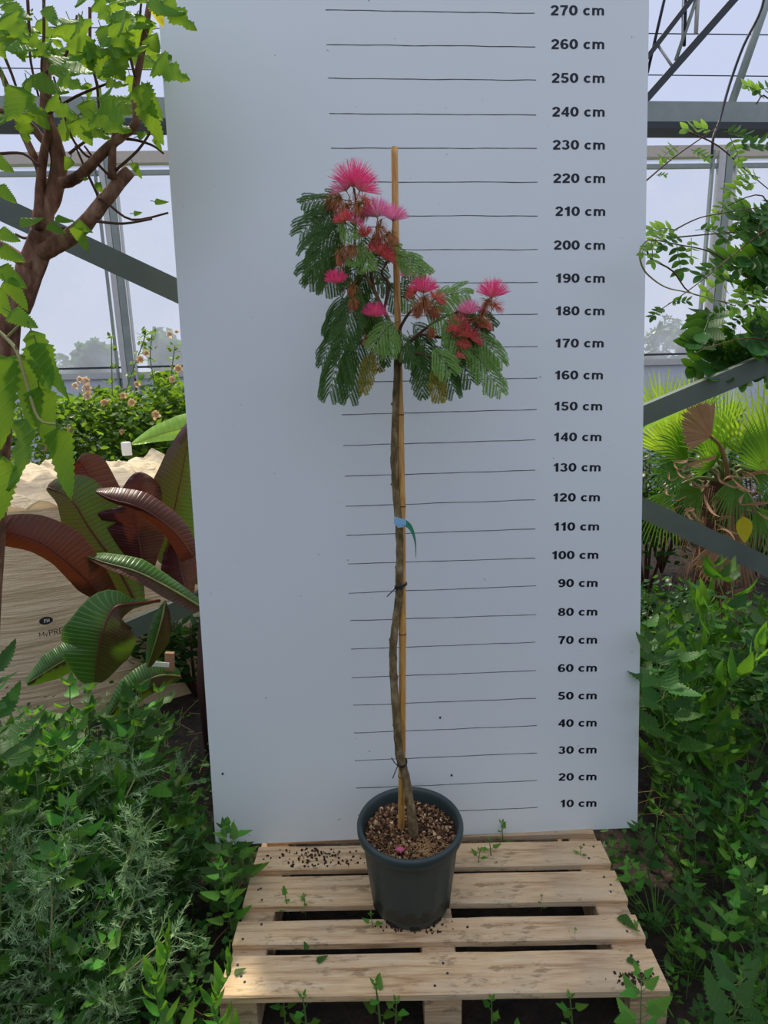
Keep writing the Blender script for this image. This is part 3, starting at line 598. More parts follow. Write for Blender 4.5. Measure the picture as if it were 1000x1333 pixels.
PK, PK2, CO, WI = M['pink'], M['palepink'], M['coral'], M['wither']
flowers = [((460, 230, -.24), 20, PK, 0, .0, 200), ((472, 238, -.25), 17, PK, .5, .1, 150), ((447, 240, -.23), 14, PK2, -.7, .1, 120), ((489, 273, -.25), 15, PK2, 0, 0, 150), ((513, 279, -.26), 13, PK2, .3, 0, 150), ((447, 283, -.27), 10, CO, -.2, 0, 120), ((463, 286, -.27), 9, PK, .5, .4, 60),
           ((497, 324, -.26), 13, CO, .3, .3, 150), ((505, 333, -.26), 9, CO, .6, .6, 80), ((474, 302, -.26), 9, CO, 0, 0, 90), ((437, 362, -.28), 11, PK, -.1, 0, 170), ((488, 405, -.27), 12, PK, -.1, 0, 150), ((552, 373, -.26), 14, PK, 0, 0, 190), ((570, 385, -.26), 11, CO, .9, .7, 90), ((537, 378, -.26), 9, CO, -1, .6, 80),
           ((641, 378, -.29), 15, PK, 0, 0, 180), ((646, 394, -.29), 10, CO, .8, 1.0, 60), ((611, 402, -.29), 12, PK2, 0, 0, 140), ((598, 420, -.28), 13, CO, -.3, .2, 110), ((606, 432, -.29), 12, CO, .2, .6, 110), ((618, 438, -.29), 10, CO, .8, .5, 90), ((603, 448, -.3), 8, CO, .2, .2, 70), ((599, 463, -.31), 6, CO, .1, .5, 50), ((628, 415, -.29), 10, WI, .3, .8, 80),
           ((632, 422, -.29), 8, CO, .2, .8, 60), ((590, 428, -.3), 7, CO, -.2, .3, 60), ((528, 355, -.15), 8, PK2, .2, .3, 50), ((478, 255, -.26), 12, CO, .9, 1.5, 70)]
for i, (c, r, mt, lean, hang, nn) in enumerate(flowers): pompom(U3(c), r*pxm(c[2]), mt, 300+i, V((lean, -.15, 1)), hang=hang, n=nn)
for i, (c, r) in enumerate((((448, 262, -.25), 14), ((436, 258, -.22), 13), ((464, 262, -.27), 11), ((470, 272, -.24), 10), ((425, 258, -.2), 10), ((498, 296, -.26), 13), ((508, 300, -.27), 11), ((488, 308, -.26), 9), ((452, 318, -.27), 13), ((446, 332, -.27), 10), ((545, 392, -.27), 13), ((556, 390, -.28), 13), ((563, 400, -.28), 8), ((541, 402, -.27), 8), ((632, 390, -.29), 11), ((608, 446, -.28), 9), ((566, 404, -.28), 7), ((462, 392, -.27), 9), ((478, 440, -.26), 7), ((560, 430, -.28), 7), ((456, 372, -.26), 8))):
    pompom(U3(c), r*pxm(c[2]), WI, 400+i, V((rnd.uniform(-1, 1), -.3, -.1 if i % 2 else .6)), spread=1.6, hang=1.5, n=90)
def tie(py, tails, nm='cable_tie'):
    c = canep(py); ct = min(tpts, key=lambda p: abs(proj(p)[1]-py)); m_ = c.lerp(ct, .5); d = (ct-c); w_ = d.length/2+.013; ux = (V((d.x, d.y, 0)).normalized() if d.length > .001 else V((1, 0, 0))); uy = V((-ux.y, ux.x, 0)); b = MB()
    pts = [m_+ux*math.cos(a_)*w_+uy*math.sin(a_)*.0135+V((0, 0, .003*math.sin(a_))) for a_ in [i*6.2832/20 for i in range(21)]]; b.tube(pts, .0022, 6)
    pts2 = [p+V((0, 0, .0045)) for p in pts]; b.tube(pts2, .002, 6)
    s = m_+V((-.014, -.012, 0))
    for (dx, dz) in tails: b.tube([s, s+V((dx*.5, -.006, dz*.45)), s+V((dx, -.008, dz))], .0015, 5)
    b.build(nm, M['black'], silk)
tie(765, [(-.026, -.022)]); tie(997, [(-.018, .032), (-.016, -.035)])
# blue and green label looped round the stem
s = U(521, 678, -.262); b = MB(); d1 = V((.018, 0, -.002)); d2 = V((.004, 0, -.019)); b.quad(s-d1-V((0, 0, .006)), s-d1*.2-V((.002, 0, .02)), s+d1-V((0, .0, .014)), s+d1*.4+V((0, 0, .008)), ); b.quad(s-d1+V((.002, -.001, .011)), s-d1-V((-.001, .001, .009)), s+d1*.9-V((0, .001, .012)), s+d1*.9+V((0, -.001, .004)))
lab = b.build('plant_label', M['bluelabel'], silk, False)
pts = [U(526, 680, -.262), U(533, 685, -.264), U(538, 694, -.266), U(541, 708, -.266), U(541.5, 726, -.266)]; pts = smooth_path(pts, 4); b = MB(); b.grid([[p+V((-.5, 0, -.6)).normalized()*(.0085*(1-k/len(pts))**1.1+.0006), p-V((-.5, 0, -.6)).normalized()*(.0085*(1-k/len(pts))**1.1+.0006)] for k, p in enumerate(pts)]); b.build('label_tail', M['greenribbon'], lab)
# fallen blossom petal on soil
b = MB(); c = G(521, 1106, ZS+.012); rows = []
for i in range(9):
    t_ = math.pi*i/8; rows.append([c+V((math.cos(t_)*.013, math.sin(t_)*math.cos(j*math.pi/6)*.009, math.sin(t_)*math.sin(j*math.pi/6)*.007*(1+.3*math.sin(j*3+i)))) for j in range(12)])
b.grid(rows, closed=True); tag(b.build('fallen_blossom', M['petal']), 'crumpled pink blossom lying on the soil at the front of the pot', 'blossom')

# ------------------------------------------------------------ leaf and plant builders
def w_nettle(t): return min(1, (t*7)**.6)*(1-t)**.75*1.15
def w_ovate(t): return math.sin(math.pi*t**.72)**.8
def w_lance(t): return math.sin(math.pi*t**.7)
def w_mul(t): return min(1, (t*9)**.5)*max(0, 1-t)**.62*(1 if t < .8 else .55+.45*(1-t)/.2)
def w_lobed(t):
    k = 1+.28*math.sin(t*17-.6); return w_mul(t)*k*.95
def blade(b, P, d, n, L, W, shape=w_ovate, seg=8, droop=.4, fold=.3, teeth=0, cols=1, m=0, cup=0):
    """one leaf blade with real curvature: rows from base to tip, mid line folded, edge toothed"""
    P = V(P); d = V(d).normalized(); n = (V(n)-d*V(n).dot(d)).normalized(); s = d.cross(n); rows = []; vv = []
    R = seg*2 if teeth else seg; c = V(P); cf, sf = math.cos(fold), math.sin(fold)
    for i in range(R+1):
        t = i/R; w_ = W*shape(min(max(t, .0001), .9999))
        if i == R: w_ = W*.01
        k = 1-(teeth if i % 2 else 0); fw = L*.05*(1 if (teeth and not i % 2 and i) else 0)
        r = []
        for j in range(-cols, cols+1):
            u = j/cols; au = abs(u); wob = cup*W*au*au
            r.append(c+s*u*w_*(k if au > .9 else 1)*cf+n*(au*w_*sf-wob)+d*(fw if au > .9 else 0)*0)
        rows.append(r); vv.append(t)
        d2 = d; q = Quaternion(s, droop/R); d = q @ d; n = q @ n; c = c+d*(L/R)
    b.grid(rows, us=[(j+cols)/(2*cols) for j in range(2*cols+1)], vs_=vv, m=m)
def rdir(rr, z0=-.3, z1=.3):
    a_ = rr.uniform(0, 6.2832); return V((math.cos(a_), math.sin(a_), rr.uniform(z0, z1))).normalized()
UPV = V((0, 0, 1))
def nettle_proto(name, mat, h, seed, leafL=.085, nodes=7):
    rr = random.Random(seed); root = empty(name); st = MB(); fo = MB()
    lean = V((rr.uniform(-.15, .15), rr.uniform(-.15, .15), 0)); pts = [V((0, 0, 0))+lean*h*(i/8)**1.5+V((0, 0, h*i/8)) for i in range(9)]
    st.tube(pts, [.0032-.0018*i/8 for i in range(9)], 5)
    a0 = rr.uniform(0, 3.14)
    for k in range(nodes):
        t = .25+.75*(k/(nodes-1))**.8; i = min(int(t*8), 7); p = pts[i].lerp(pts[i+1], t*8-i); L = leafL*(.55+.65*math.sin(math.pi*(.15+.72*t)))*rr.uniform(.85, 1.15)*(1 if t < .97 else .6)
        for s in range(2 if k < nodes-1 else 4):
            a_ = a0+k*1.571+s*(3.1416 if k < nodes-1 else 1.571)+rr.uniform(-.3, .3); dr = V((math.cos(a_), math.sin(a_), rr.uniform(.1, .6) if t < .9 else .9)).normalized()
            pe = p+dr*L*.32; st.tube([p, pe], .0011, 4, cap=False)
            blade(fo, pe, dr+V((0, 0, -.25)), UPV, L, L*.36, w_nettle, 9, rr.uniform(.4, 1.2), .22, .24, 1)
    f_ = fo.build('foliage', M[mat], root); s_ = st.build('stem', M['stem_green'], root); return root
def lance_proto(name, mat, h, seed, leafL=.09, nodes=9):
    rr = random.Random(seed); root = empty(name); st = MB(); fo = MB(); pts = [V((.02*math.sin(i), .02*math.cos(i*1.3), h*i/8)) for i in range(9)]; st.tube(pts, [.003-.0015*i/8 for i in range(9)], 5)
    for k in range(nodes*3):
        t = .2+.8*(k/(nodes*3-1)); i = min(int(t*8), 7); p = pts[i].lerp(pts[i+1], t*8-i); a_ = k*2.4; dr = V((math.cos(a_), math.sin(a_), .3+1.3*t*t)).normalized(); L = leafL*rr.uniform(.7, 1.1)*(1.1-.5*t)
        blade(fo, p, dr, UPV, L, L*.17, w_lance, 6, rr.uniform(.5, 1.1), .3, .1, 1)
    fo.build('foliage', M[mat], root); st.build('stem', M['stem_green'], root); return root
def feather_proto(name, h, seed):
    rr = random.Random(seed); root = empty(name); st = MB(); fo = MB()
    def spray(p, d, L, lvl):
        n = 9 if lvl == 0 else 7; pts = [V(p)]; q = V(p); dd = V(d)
        for i in range(n): dd = (dd+V((rr.uniform(-.12, .12), rr.uniform(-.12, .12), -.05))).normalized(); q = q+dd*L/n; pts.append(V(q))
        (st if lvl == 0 else fo).tube(pts, (.0022 if lvl == 0 else .0009), 4, cap=False)
        for i in range(1, n+1):
            ax = (pts[i]-pts[i-1]).normalized()
            for k in range(4 if lvl == 0 else 2):
                sd_ = ax.cross(rdir(rr, -1, 1)).normalized(); nd = (sd_*.8+ax*.8).normalized()
                if lvl == 0: spray(pts[i], nd, L*.28*(1.2-.6*i/n), 1)
                else:
                    for z in range(3):
                        l_ = rr.uniform(.010, .018); e_ = pts[i]+(nd+rdir(rr, -.5, .5)*.5).normalized()*l_; wv = ax.cross(nd).normalized()*.0016; fo.quad(pts[i]-wv*.5, e_-wv*.3, e_+wv*.3, pts[i]+wv*.5)
    for k in range(5):
        spray(V((0, 0, 0)), V((rr.uniform(-.5, .5), rr.uniform(-.5, .5), 1)).normalized(), h*rr.uniform(.75, 1.05), 0)
    fo.build('foliage', M['feather'], root); st.build('stem', M['stem_pale'], root); return root
def grass_proto(name, h, seed, n=26):
    rr = random.Random(seed); root = empty(name); fo = MB()
    for k in range(n):
        d = rdir(rr, 1.2, 3.5); blade(fo, V((rr.uniform(-.02, .02), rr.uniform(-.02, .02), 0)), d, V((d.x, d.y, -.2)) if abs(d.x)+abs(d.y) > .01 else V((1, 0, 0)), h*rr.uniform(.6, 1.1), .003, w_lance, 7, rr.uniform(.3, 1.6), .3)
    fo.build('blades', M['grass'], root); return root
class Scatter:
    """copies of a few prototypes, each plant an object of its own"""
    def __init__(s, protos): s.p = protos; s.used = set()
    def put(s, k, loc, rot, sc_, label, cat, group=None, tilt=(0, 0)):
        k %= len(s.p)
        if k in s.used: o = copy_tree(s.p[k])
        else: o = s.p[k]; s.used.add(k)
        o.location = loc; o.rotation_euler = (tilt[0], tilt[1], rot); o.scale = (sc_, sc_, sc_)
        tag(o, label, cat)
        if group: o['group'] = group
        elif 'group' in o: del o['group']
        return o
HN = .5
SN = Scatter([nettle_proto('stinging_nettle', 'nettle', HN, 11+i) for i in range(6)])
SNB = Scatter([nettle_proto('stinging_nettle', 'nettle_bright', HN, 31+i, .075, 7) for i in range(4)])
ST = Scatter([nettle_proto('stinging_nettle', 'nettle', .85, 111+i, .10, 11) for i in range(6)])
STB = Scatter([nettle_proto('stinging_nettle', 'nettle', .85, 131+i, .085, 12) for i in range(3)])
SL = Scatter([lance_proto('leafy_weed', 'lance', .4, 51+i) for i in range(4)])
SF = Scatter([feather_proto('feathery_wormwood', .42, 61+i) for i in range(5)])
SG = Scatter([grass_proto('grass_tuft', .3, 71+i) for i in range(3)])
SS = Scatter([nettle_proto('weed_seedling', 'nettle_bright', .12, 81+i, .032, 3) for i in range(4)])
IPM = PM.inverted()
def on_pallet(x, y, mg=.03):
    l_ = IPM @ V((x, y, 0)); return -mg < l_.x < 1.2+mg and -mg < l_.y < .74
def clear(x, y, h, x0=352, x1=795):
    """keep the view of board and pallet as free as the photo shows it"""
    for z in (h*.5, h*.85, h):
        for dx in (-.06, 0, .06):
            px, py = proj(V((x+dx, y, z)))
            if y < .1 and ((x < -.3 and px > x0-(0 if py > 1000 else (1000-py)*.5)) or (x > -.3 and px < x1+(30 if py < 1100 else 0))) and py < 1290: return False
    return True
def scatter(S, n, xr_, yr, hf, h0, label, cat, group, seed, edge=None, mn=.075, tl=.25, lim=(352, 800)):
    rr = random.Random(seed); pts = []; tries = 0
    while len(pts) < n and tries < n*60:
        tries += 1; x = rr.uniform(*xr_); y = rr.uniform(*yr)
        if on_pallet(x, y, .05): continue
        if y > .02 and -.9 < x < .72 and y < .45: continue
        if any((x-a_)**2+(y-c_)**2 < mn*mn for a_, c_ in pts): continue
        h = hf(x, y)*rr.uniform(.8, 1.15)
        if h < .06: continue
        px, py = proj(V((x, y, h)))
        if px < -90 or px > 1090 or py > 1480: continue
        if not clear(x, y, h, *lim): continue
        if 195 < px < 285 and py < 985 and h > .2: continue
        pts.append((x, y)); S.put(len(pts)-1 if len(pts) <= len(S.p) and tries < 9999 and not S.used else rr.randrange(len(S.p)), (x, y, -.015), rr.uniform(0, 6.28), h/h0, label, cat, group, (rr.uniform(-tl, tl), rr.uniform(-tl, tl)))
    return pts
def hl(x, y):      # height of the weeds left of the pallet
    e_ = max(0, min(1, (-.74-x)/.45)); f_ = max(0, min(1, (y+1.0)/.9)); return .16+.42*e_*(.35+.65*f_)
scatter(SN, 70, (-1.75, -.72), (-.95, .34), hl, HN, 'dark green stinging nettle with toothed leaves in the weed bank left of the pallet', 'nettle', 'nettles left of the pallet', 1)
scatter(SNB, 44, (-1.6, -.72), (-.9, .25), hl, HN, 'bright green young nettle in the weed bank left of the pallet', 'nettle', 'young nettles left of the pallet', 2)
scatter(SL, 20, (-1.5, -.74), (-.95, .1), lambda x, y: hl(x, y)*.95, .4, 'bright narrow-leaved weed in the bank left of the pallet', 'weed', 'narrow-leaved weeds left of the pallet', 3)
scatter(SF, 26, (-1.7, -1.0), (-.95, .1), lambda x, y: hl(x, y)*1.0 if proj(V((x, y, hl(x, y))))[0] < 130 else 0, .42, 'feathery grey-green wormwood plant in the left foreground', 'wormwood', 'feathery wormwood plants at left', 4, mn=.1)
def hr(x, y):
    if y > .12: return max(.4, 1.73-.40*(y+1.83))*.94
    e_ = max(0, min(1, (x-.55)/.6)); return .12+.2*e_+.12*max(0, min(1, (y+.6)/.6))
scatter(SN, 30, (.54, 1.35), (-1.0, .05), hr, HN, 'dark green low nettle growing right of the pallet', 'nettle', 'low nettles right of the pallet', 5)
scatter(SNB, 16, (.54, 1.2), (-1.0, .0), hr, HN, 'bright green low nettle growing right of the pallet', 'nettle', 'bright low nettles right of the pallet', 6)
scatter(SL, 10, (.56, 1.2), (-.9, .0), hr, .4, 'narrow-leaved low weed right of the pallet', 'weed', 'narrow-leaved weeds right of the pallet', 7)
scatter(SG, 10, (.55, 1.2), (-.9, 0), lambda x, y: .18, .3, 'thin grass tuft among the low weeds right of the pallet', 'grass tuft', 'grass tufts right of the pallet', 8)
scatter(ST, 44, (.74, 2.2), (.12, 1.3), hr, .85, 'tall dark nettle in the thicket right of the board', 'nettle', 'tall nettles right of the board', 9, mn=.1)
scatter(STB, 14, (.74, 2.1), (.12, 1.3), hr, .85, 'slender small-leaved nettle in the thicket right of the board', 'nettle', 'small-leaved nettles right of the board', 10, mn=.1)
scatter(SL, 22, (.76, 2.1), (.2, 1.4), lambda x, y: hr(x, y)*1.02, .4, 'tall narrow-leaved weed in the thicket right of the board', 'weed', 'tall narrow-leaved weeds right of the board', 11, mn=.1)
# weeds in front of and between the planks
for i, (px, py, z, s, lb) in enumerate(((372, 1325, .02, .9, 'left of the middle block'), (400, 1330, .02, 1.1, 'just left of the pallet middle block'), (495, 1322, .03, 1.3, 'beside the pallet middle block'), (515, 1330, .02, 1.0, 'touching the middle block on its left'), (640, 1330, .02, .9, 'just right of the middle block'), (745, 1330, .02, 1.0, 'under the right half of the front plank'))):
    SS.put(i, G(px, py+14, z), i*1.3, s, 'small bright weed seedling under the front plank, '+lb, 'seedling')
for i, (px, py, s, lb) in enumerate(((488, 1224, .75, 'left of the pot foot'), (535, 1226, .7, 'right in front of the pot foot'), (375, 1190, .8, 'in the gap left of the pot, second plank from the front'), (398, 1192, .6, 'in the left gap, the one nearest the pot'), (640, 1128, .9, 'in the rear gap right of the pot'), (655, 1104, .9, 'right under the board, right of the pot'), (622, 1136, .8, 'in the rear gap close to the pot'), (755, 1128, .6, 'in the rear gap near the right end'), (705, 1186, .5, 'in the middle gap right of the pot'), (828, 1226, .6, 'in the front gap at the right end'), (745, 1229, .45, 'in the front gap right of centre'), (470, 1104, .6, 'behind the pot on its left side'))):
    SS.put(i+1, G(px, py, ZP-.045), i*1.7, s, 'seedling between pallet planks, '+lb, 'seedling')
def prom(S, k, px, py, Y, h0, label, cat, rot=0, tilt=(0, 0), zb=None, yb=None):     # a plant whose top shows at px, py
    p = U(px, py, Y); s = (p.z+.015)/h0; return S.put(k, (p.x, p.y, -.015), rot, s, label, cat, None, tilt)
prom(SNB, 0, 318, 1058, -.12, HN, 'bright nettle reaching over the lower left corner of the board', 'nettle', .4)
prom(SN, 1, 300, 1080, -.2, HN, 'dark nettle at the left rear corner of the pallet, below the board corner', 'nettle', 1.2)
prom(SNB, 2, 295, 1130, -.28, HN, 'nettle leaning against the left end of the second plank', 'nettle', 2.2)
prom(SNB, 1, 200, 948, .05, HN, 'bright green weed standing tallest before the dark gap left of the board', 'nettle', .2)
prom(SN, 3, 128, 970, -.05, HN, 'nettle below the big drooping banana leaf', 'nettle', .9)
prom(SL, 1, 205, 1215, -.62, .4, 'bright narrow-leaved weed in the bottom left foreground', 'weed', .3)
prom(SL, 2, 285, 1245, -.62, .4, 'narrow-leaved weed touching the left end of the front plank', 'weed', .8)
prom(ST, 2, -6, 785, -.1, .85, 'tall nettle at the left edge in front of the bulk bag', 'nettle', 1.0)
prom(ST, 5, -30, 850, -.3, .85, 'tall nettle half out of frame at far left', 'nettle', 2.0)
prom(ST, 0, 875, 905, .08, .85, 'large-leaved nettle overlapping the right edge of the board', 'nettle', .6)
prom(ST, 4, 945, 900, .05, .85, 'large-leaved nettle with drooping leaves right of the board', 'nettle', 1.9)
prom(SNB, 3, 800, 1100, -.1, HN, 'small nettle just right of the lower right board corner', 'nettle', .5)
prom(SNB, 1, 935, 1160, -.45, HN, 'bright nettle with upright shoot in the right foreground', 'nettle', 1.5)
prom(SNB, 2, 842, 1270, -.72, HN, 'bright nettle overhanging the right end of the front plank', 'nettle', 2.5)
prom(SN, 1, 960, 1250, -.75, HN, 'nettle in the bottom right corner', 'nettle', 2.9)
# low leaf litter and creeping growth nobody could count
def cover(name, n, xr_, yr, hmax, mat, seed, label, size=(.012, .03)):
    rr = random.Random(seed); b = MB(); k = 0
    while k < n:
        x = rr.uniform(*xr_); y = rr.uniform(*yr)
        if on_pallet(x, y, .01): 
            k += .02; continue
        z = rr.random()**1.6*hmax(x, y); d = rdir(rr, -.3, .5); blade(b, (x, y, z), d, UPV+rdir(rr)*.5, rr.uniform(*size)*1.4, rr.uniform(*size)*.5, w_ovate, 3, rr.uniform(.2, .9), .25); k += 1
    return tag(b.build(name, M[mat]), label, 'undergrowth', kind='stuff')
cover('creeping_weeds', 3000, (-2.0, -.7), (-1.0, .7), lambda x, y: hl(x, y)*.8, 'nettle', 91, 'low creeping weeds covering the ground left of the pallet')
cover('creeping_weeds', 2800, (.5, 2.2), (-1.0, 1.3), lambda x, y: hr(x, y)*.6 if y < .15 else .7, 'nettle', 92, 'low creeping weeds covering the ground right of the pallet')
cover('creeping_weeds', 300, (-.75, .6), (-.78, -.57), lambda x, y: .05, 'nettle_bright', 93, 'creeping weeds in front of the pallet')
rr = random.Random(5); b = MB()
for i in range(170):
    x = rr.choice((rr.uniform(-1.8, -.72), rr.uniform(.55, 1.9))); y = rr.uniform(-.9, 1.0); p = V((x, y, rr.uniform(0, .1))); d = rdir(rr, -.05, .6); L = rr.uniform(.08, .3)
    b.tube([p, p+d*L*.5+V((0, 0, .01)), p+d*L], .0011, 4, cap=False)
tag(b.build('dry_stalks', M['straw']), 'dry straw stalks lying among the weeds', 'straw', kind='stuff')

# ------------------------------------------------------------ tree at left
tree = empty('lobed_leaf_tree', U(-20, 470, .1)*1, 'brown-barked tree with light green lobed leaves filling the upper left corner', 'tree')
def tpath(name, px, Y, r0, r1, mat='bark2', bump=.12, par=None):
    pts = smooth_path([U(p[0], p[1], p[2] if len(p) > 2 else Y) for p in px], 4); k = pxm(Y); n = len(pts)
    b = MB(); b.tube(pts, [(r0+(r1-r0)*i/(n-1))*k for i in range(n)], 9, bumps=bump); return b.build(name, M[mat], par or tree)
tb0 = U(22, 400, .05); gb = V((tb0.x-.42, tb0.y+.05, 0))
pts = smooth_path([gb, gb.lerp(tb0, .4)+V((-.05, 0, 0)), U(5, 455, .05), tb0, U(42, 345, .05), U(58, 305, .05)], 5)
b = MB(); b.tube(pts, [.042-.008*i/len(pts) for i in range(len(pts))], 12, bumps=.12); b.build('trunk', M['bark2'], tree)
tpath('branch', [(54, 318), (57, 280), (69, 255), (77, 215), (70, 180), (61, 150), (60, 100), (61, 72)], .05, 12, 4.5)
tpath('branch', [(52, 300), (51, 270), (54, 225), (59, 190), (66, 165)], .03, 6, 4)
br1 = tpath('branch', [(52, 328), (70, 320), (90, 309), (111, 291), (140, 256), (168, 222)], .04, 11, 7)
b = MB(); c = U(168, 222, .04); d = (U(170, 219, .04)-U(150, 245, .04)).normalized(); b.tube([c, c+d*.003], [.0155, .014], 10); b.build('cut_end', M['cutwood'], br1)
tpath('branch', [(80, 238), (95, 234), (111, 222), (141, 192), (159, 177), (177, 160), (176, 120), (186, 60), (197, -10)], .02, 6.5, 3)
tpath('branch', [(146, 233), (147, 192), (154, 160)], .02, 5, 3)
tpath('branch', [(66, 190), (52, 178), (39, 162), (15, 148), (-10, 142)], .04, 5, 2.5)
tpath('branch', [(58, 240), (50, 216), (36, 186), (22, 155), (8, 110), (-4, 85)], .06, 5, 2.5)
tpath('branch', [(45, 345), (30, 340), (10, 325), (-15, 315)], .03, 8, 6)
for p_ in ([(129, 258), (140, 265), (172, 286), (219, 277)], [(125, 288), (160, 291), (198, 285)], [(57, -5), (57, 51), (54, 90), (60, 120)], [(36, 0), (38, 40), (40, 80), (50, 125)], [(117, 10), (118, 75), (126, 110), (130, 150), (141, 180)], [(60, 95), (80, 80), (95, 50), (100, 20)],
           [(141, 192), (120, 205), (105, 195), (90, 170), (70, 100)], [(147, 233), (128, 214), (110, 190)], [(131, 262), (115, 228), (98, 190)], [(159, 180), (180, 183), (200, 190), (213, 200)], [(150, 222), (180, 195), (200, 165)], [(90, 200), (110, 185), (150, 160)], [(150, 100), (175, 60), (185, -5)], [(0, 60), (20, 110), (30, 160)], [(0, 200), (30, 200), (50, 216)],
           [(60, 150), (100, 125), (150, 105)], [(176, 100), (165, 60), (150, 20)], [(20, 305), (35, 310), (52, 298), (85, 297)]):
    tpath('twig', p_, .0+rnd.uniform(-.05, .08), 1.7, 1.1, 'twig', 0)
hang = tpath('twig', [(-10, 425, -.68), (8, 440, -.68), (22, 458, -.7), (35, 500, -.7), (50, 545, -.7), (74, 552, -.7)], -.7, 2.4, 1.5, 'stem_pale', 0)
tpath('twig', [(8, 440, -.68), (30, 420, -.68), (45, 425, -.68)], -.7, 1.5, 1.2, 'stem_pale', 0)
def tleaf(px0, py0, px1, py1, Y, wpx, shape, mat='mulberry', droop=.5, tilt=.35, dY=0, seg=11, fold=.18):
    p, q = U(px0, py0, Y), U(px1, py1, Y+dY); L = (q-p).length; d = (q-p).normalized(); n = (-FW+RT*tilt+UP*.35); ax = d.cross(n).normalized(); d0 = Quaternion(ax, -droop/2) @ d
    b = MB(); pe = p+d0*L*.06; b.tube([p-d0*.008, pe], .0012, 4, m=1, cap=False); blade(b, pe, d0, n, L*1.03, wpx*pxm(Y)/2, shape, seg, droop, fold, .2, 2, cup=.15)
    return b.build('leaf', [M[mat], M['stem_green']], tree)
for a_ in ((38, 424, 88, 515, 32, w_mul, .6, .9), (22, 456, 34, 560, 82, w_mul, -.3, .6), (-12, 452, -2, 575, 70, w_mul, .2, .5), (50, 500, 66, 585, 44, w_mul, .5, .7), (28, 540, 8, 632, 66, w_lobed, -.5, .7), (74, 553, 92, 648, 40, w_mul, .5, 1.1), (46, 442, 62, 506, 44, w_mul, .2, .6), (10, 404, 46, 424, 30, w_mul, .1, .5), (0, 590, -10, 680, 60, w_mul, 0, .6)):
    tleaf(a_[0], a_[1], a_[2], a_[3], -.7, a_[4], a_[5], tilt=a_[6], droop=a_[7], dY=rnd.uniform(-.03, .03))
for a_ in ((-5, 322, 30, 338, 26), (-5, 345, 32, 372, 30), (5, 360, 33, 402, 28), (-12, 372, 12, 412, 30), (-5, 300, 24, 312, 24), (-6, 240, 20, 262, 22), (-10, 205, 16, 222, 22)):
    tleaf(*a_[:4], -.35, a_[4], w_mul, tilt=rnd.uniform(-.5, .5))
for a_ in ((22, 290, 54, 283, 20), (60, 291, 84, 302, 18), (96, 290, 114, 326, 20), (96, 288, 119, 301, 16), (70, 283, 94, 287, 14), (172, 210, 184, 231, 12), (200, 262, 218, 262, 12), (173, 278, 184, 276, 10), (178, 178, 190, 172, 14), (200, 178, 210, 195, 10), (125, 237, 132, 250, 12), (92, 205, 84, 220, 16), (108, 233, 115, 232, 8)):
    tleaf(*a_[:4], -.02, a_[4], w_mul, tilt=rnd.uniform(-.5, .5))
for a_ in ((176, 108, 209, 152, 36, w_mul), (182, 128, 210, 184, 30, w_mul), (198, 78, 243, 100, 42, w_lobed), (206, -2, 252, 34, 40, w_lobed), (96, 152, 118, 186, 30, w_mul), (108, 160, 142, 178, 26, w_lobed), (40, 138, 63, 166, 26, w_mul), (60, 128, 96, 152, 26, w_lobed), (130, 62, 160, 100, 44, w_mul), (88, 20, 118, 86, 46, w_lobed), (0, 18, 34, 50, 40, w_lobed), (165, 70, 130, 98, 34, w_mul), (192, 45, 206, 66, 26, w_mul), (76, 100, 112, 112, 28, w_lobed)):
    tleaf(*a_[:4], -.12+rnd.uniform(-.08, .05), a_[4], a_[5], tilt=rnd.uniform(-.5, .5), droop=rnd.uniform(.3, .8))
tleaf(200, 2, 212, 32, -.1, 20, w_mul, 'mulberry_yellow')
rr = random.Random(21)
for i in range(92):
    x = rr.uniform(-25, 200); y = rr.uniform(-30, 150) if i % 4 else rr.uniform(-30, 60)
    if y > 110 and x > 150: continue
    an = rr.uniform(-.4, 2.6); L = rr.uniform(26, 58); tleaf(x, y, x+math.cos(an)*L, y+math.sin(an)*L*.8, rr.uniform(-.25, .2), L*rr.uniform(.5, .75), rr.choice((w_mul, w_lobed)), tilt=rr.uniform(-.7, .7), droop=rr.uniform(.3, 1.0), dY=rr.uniform(-.06, .06))

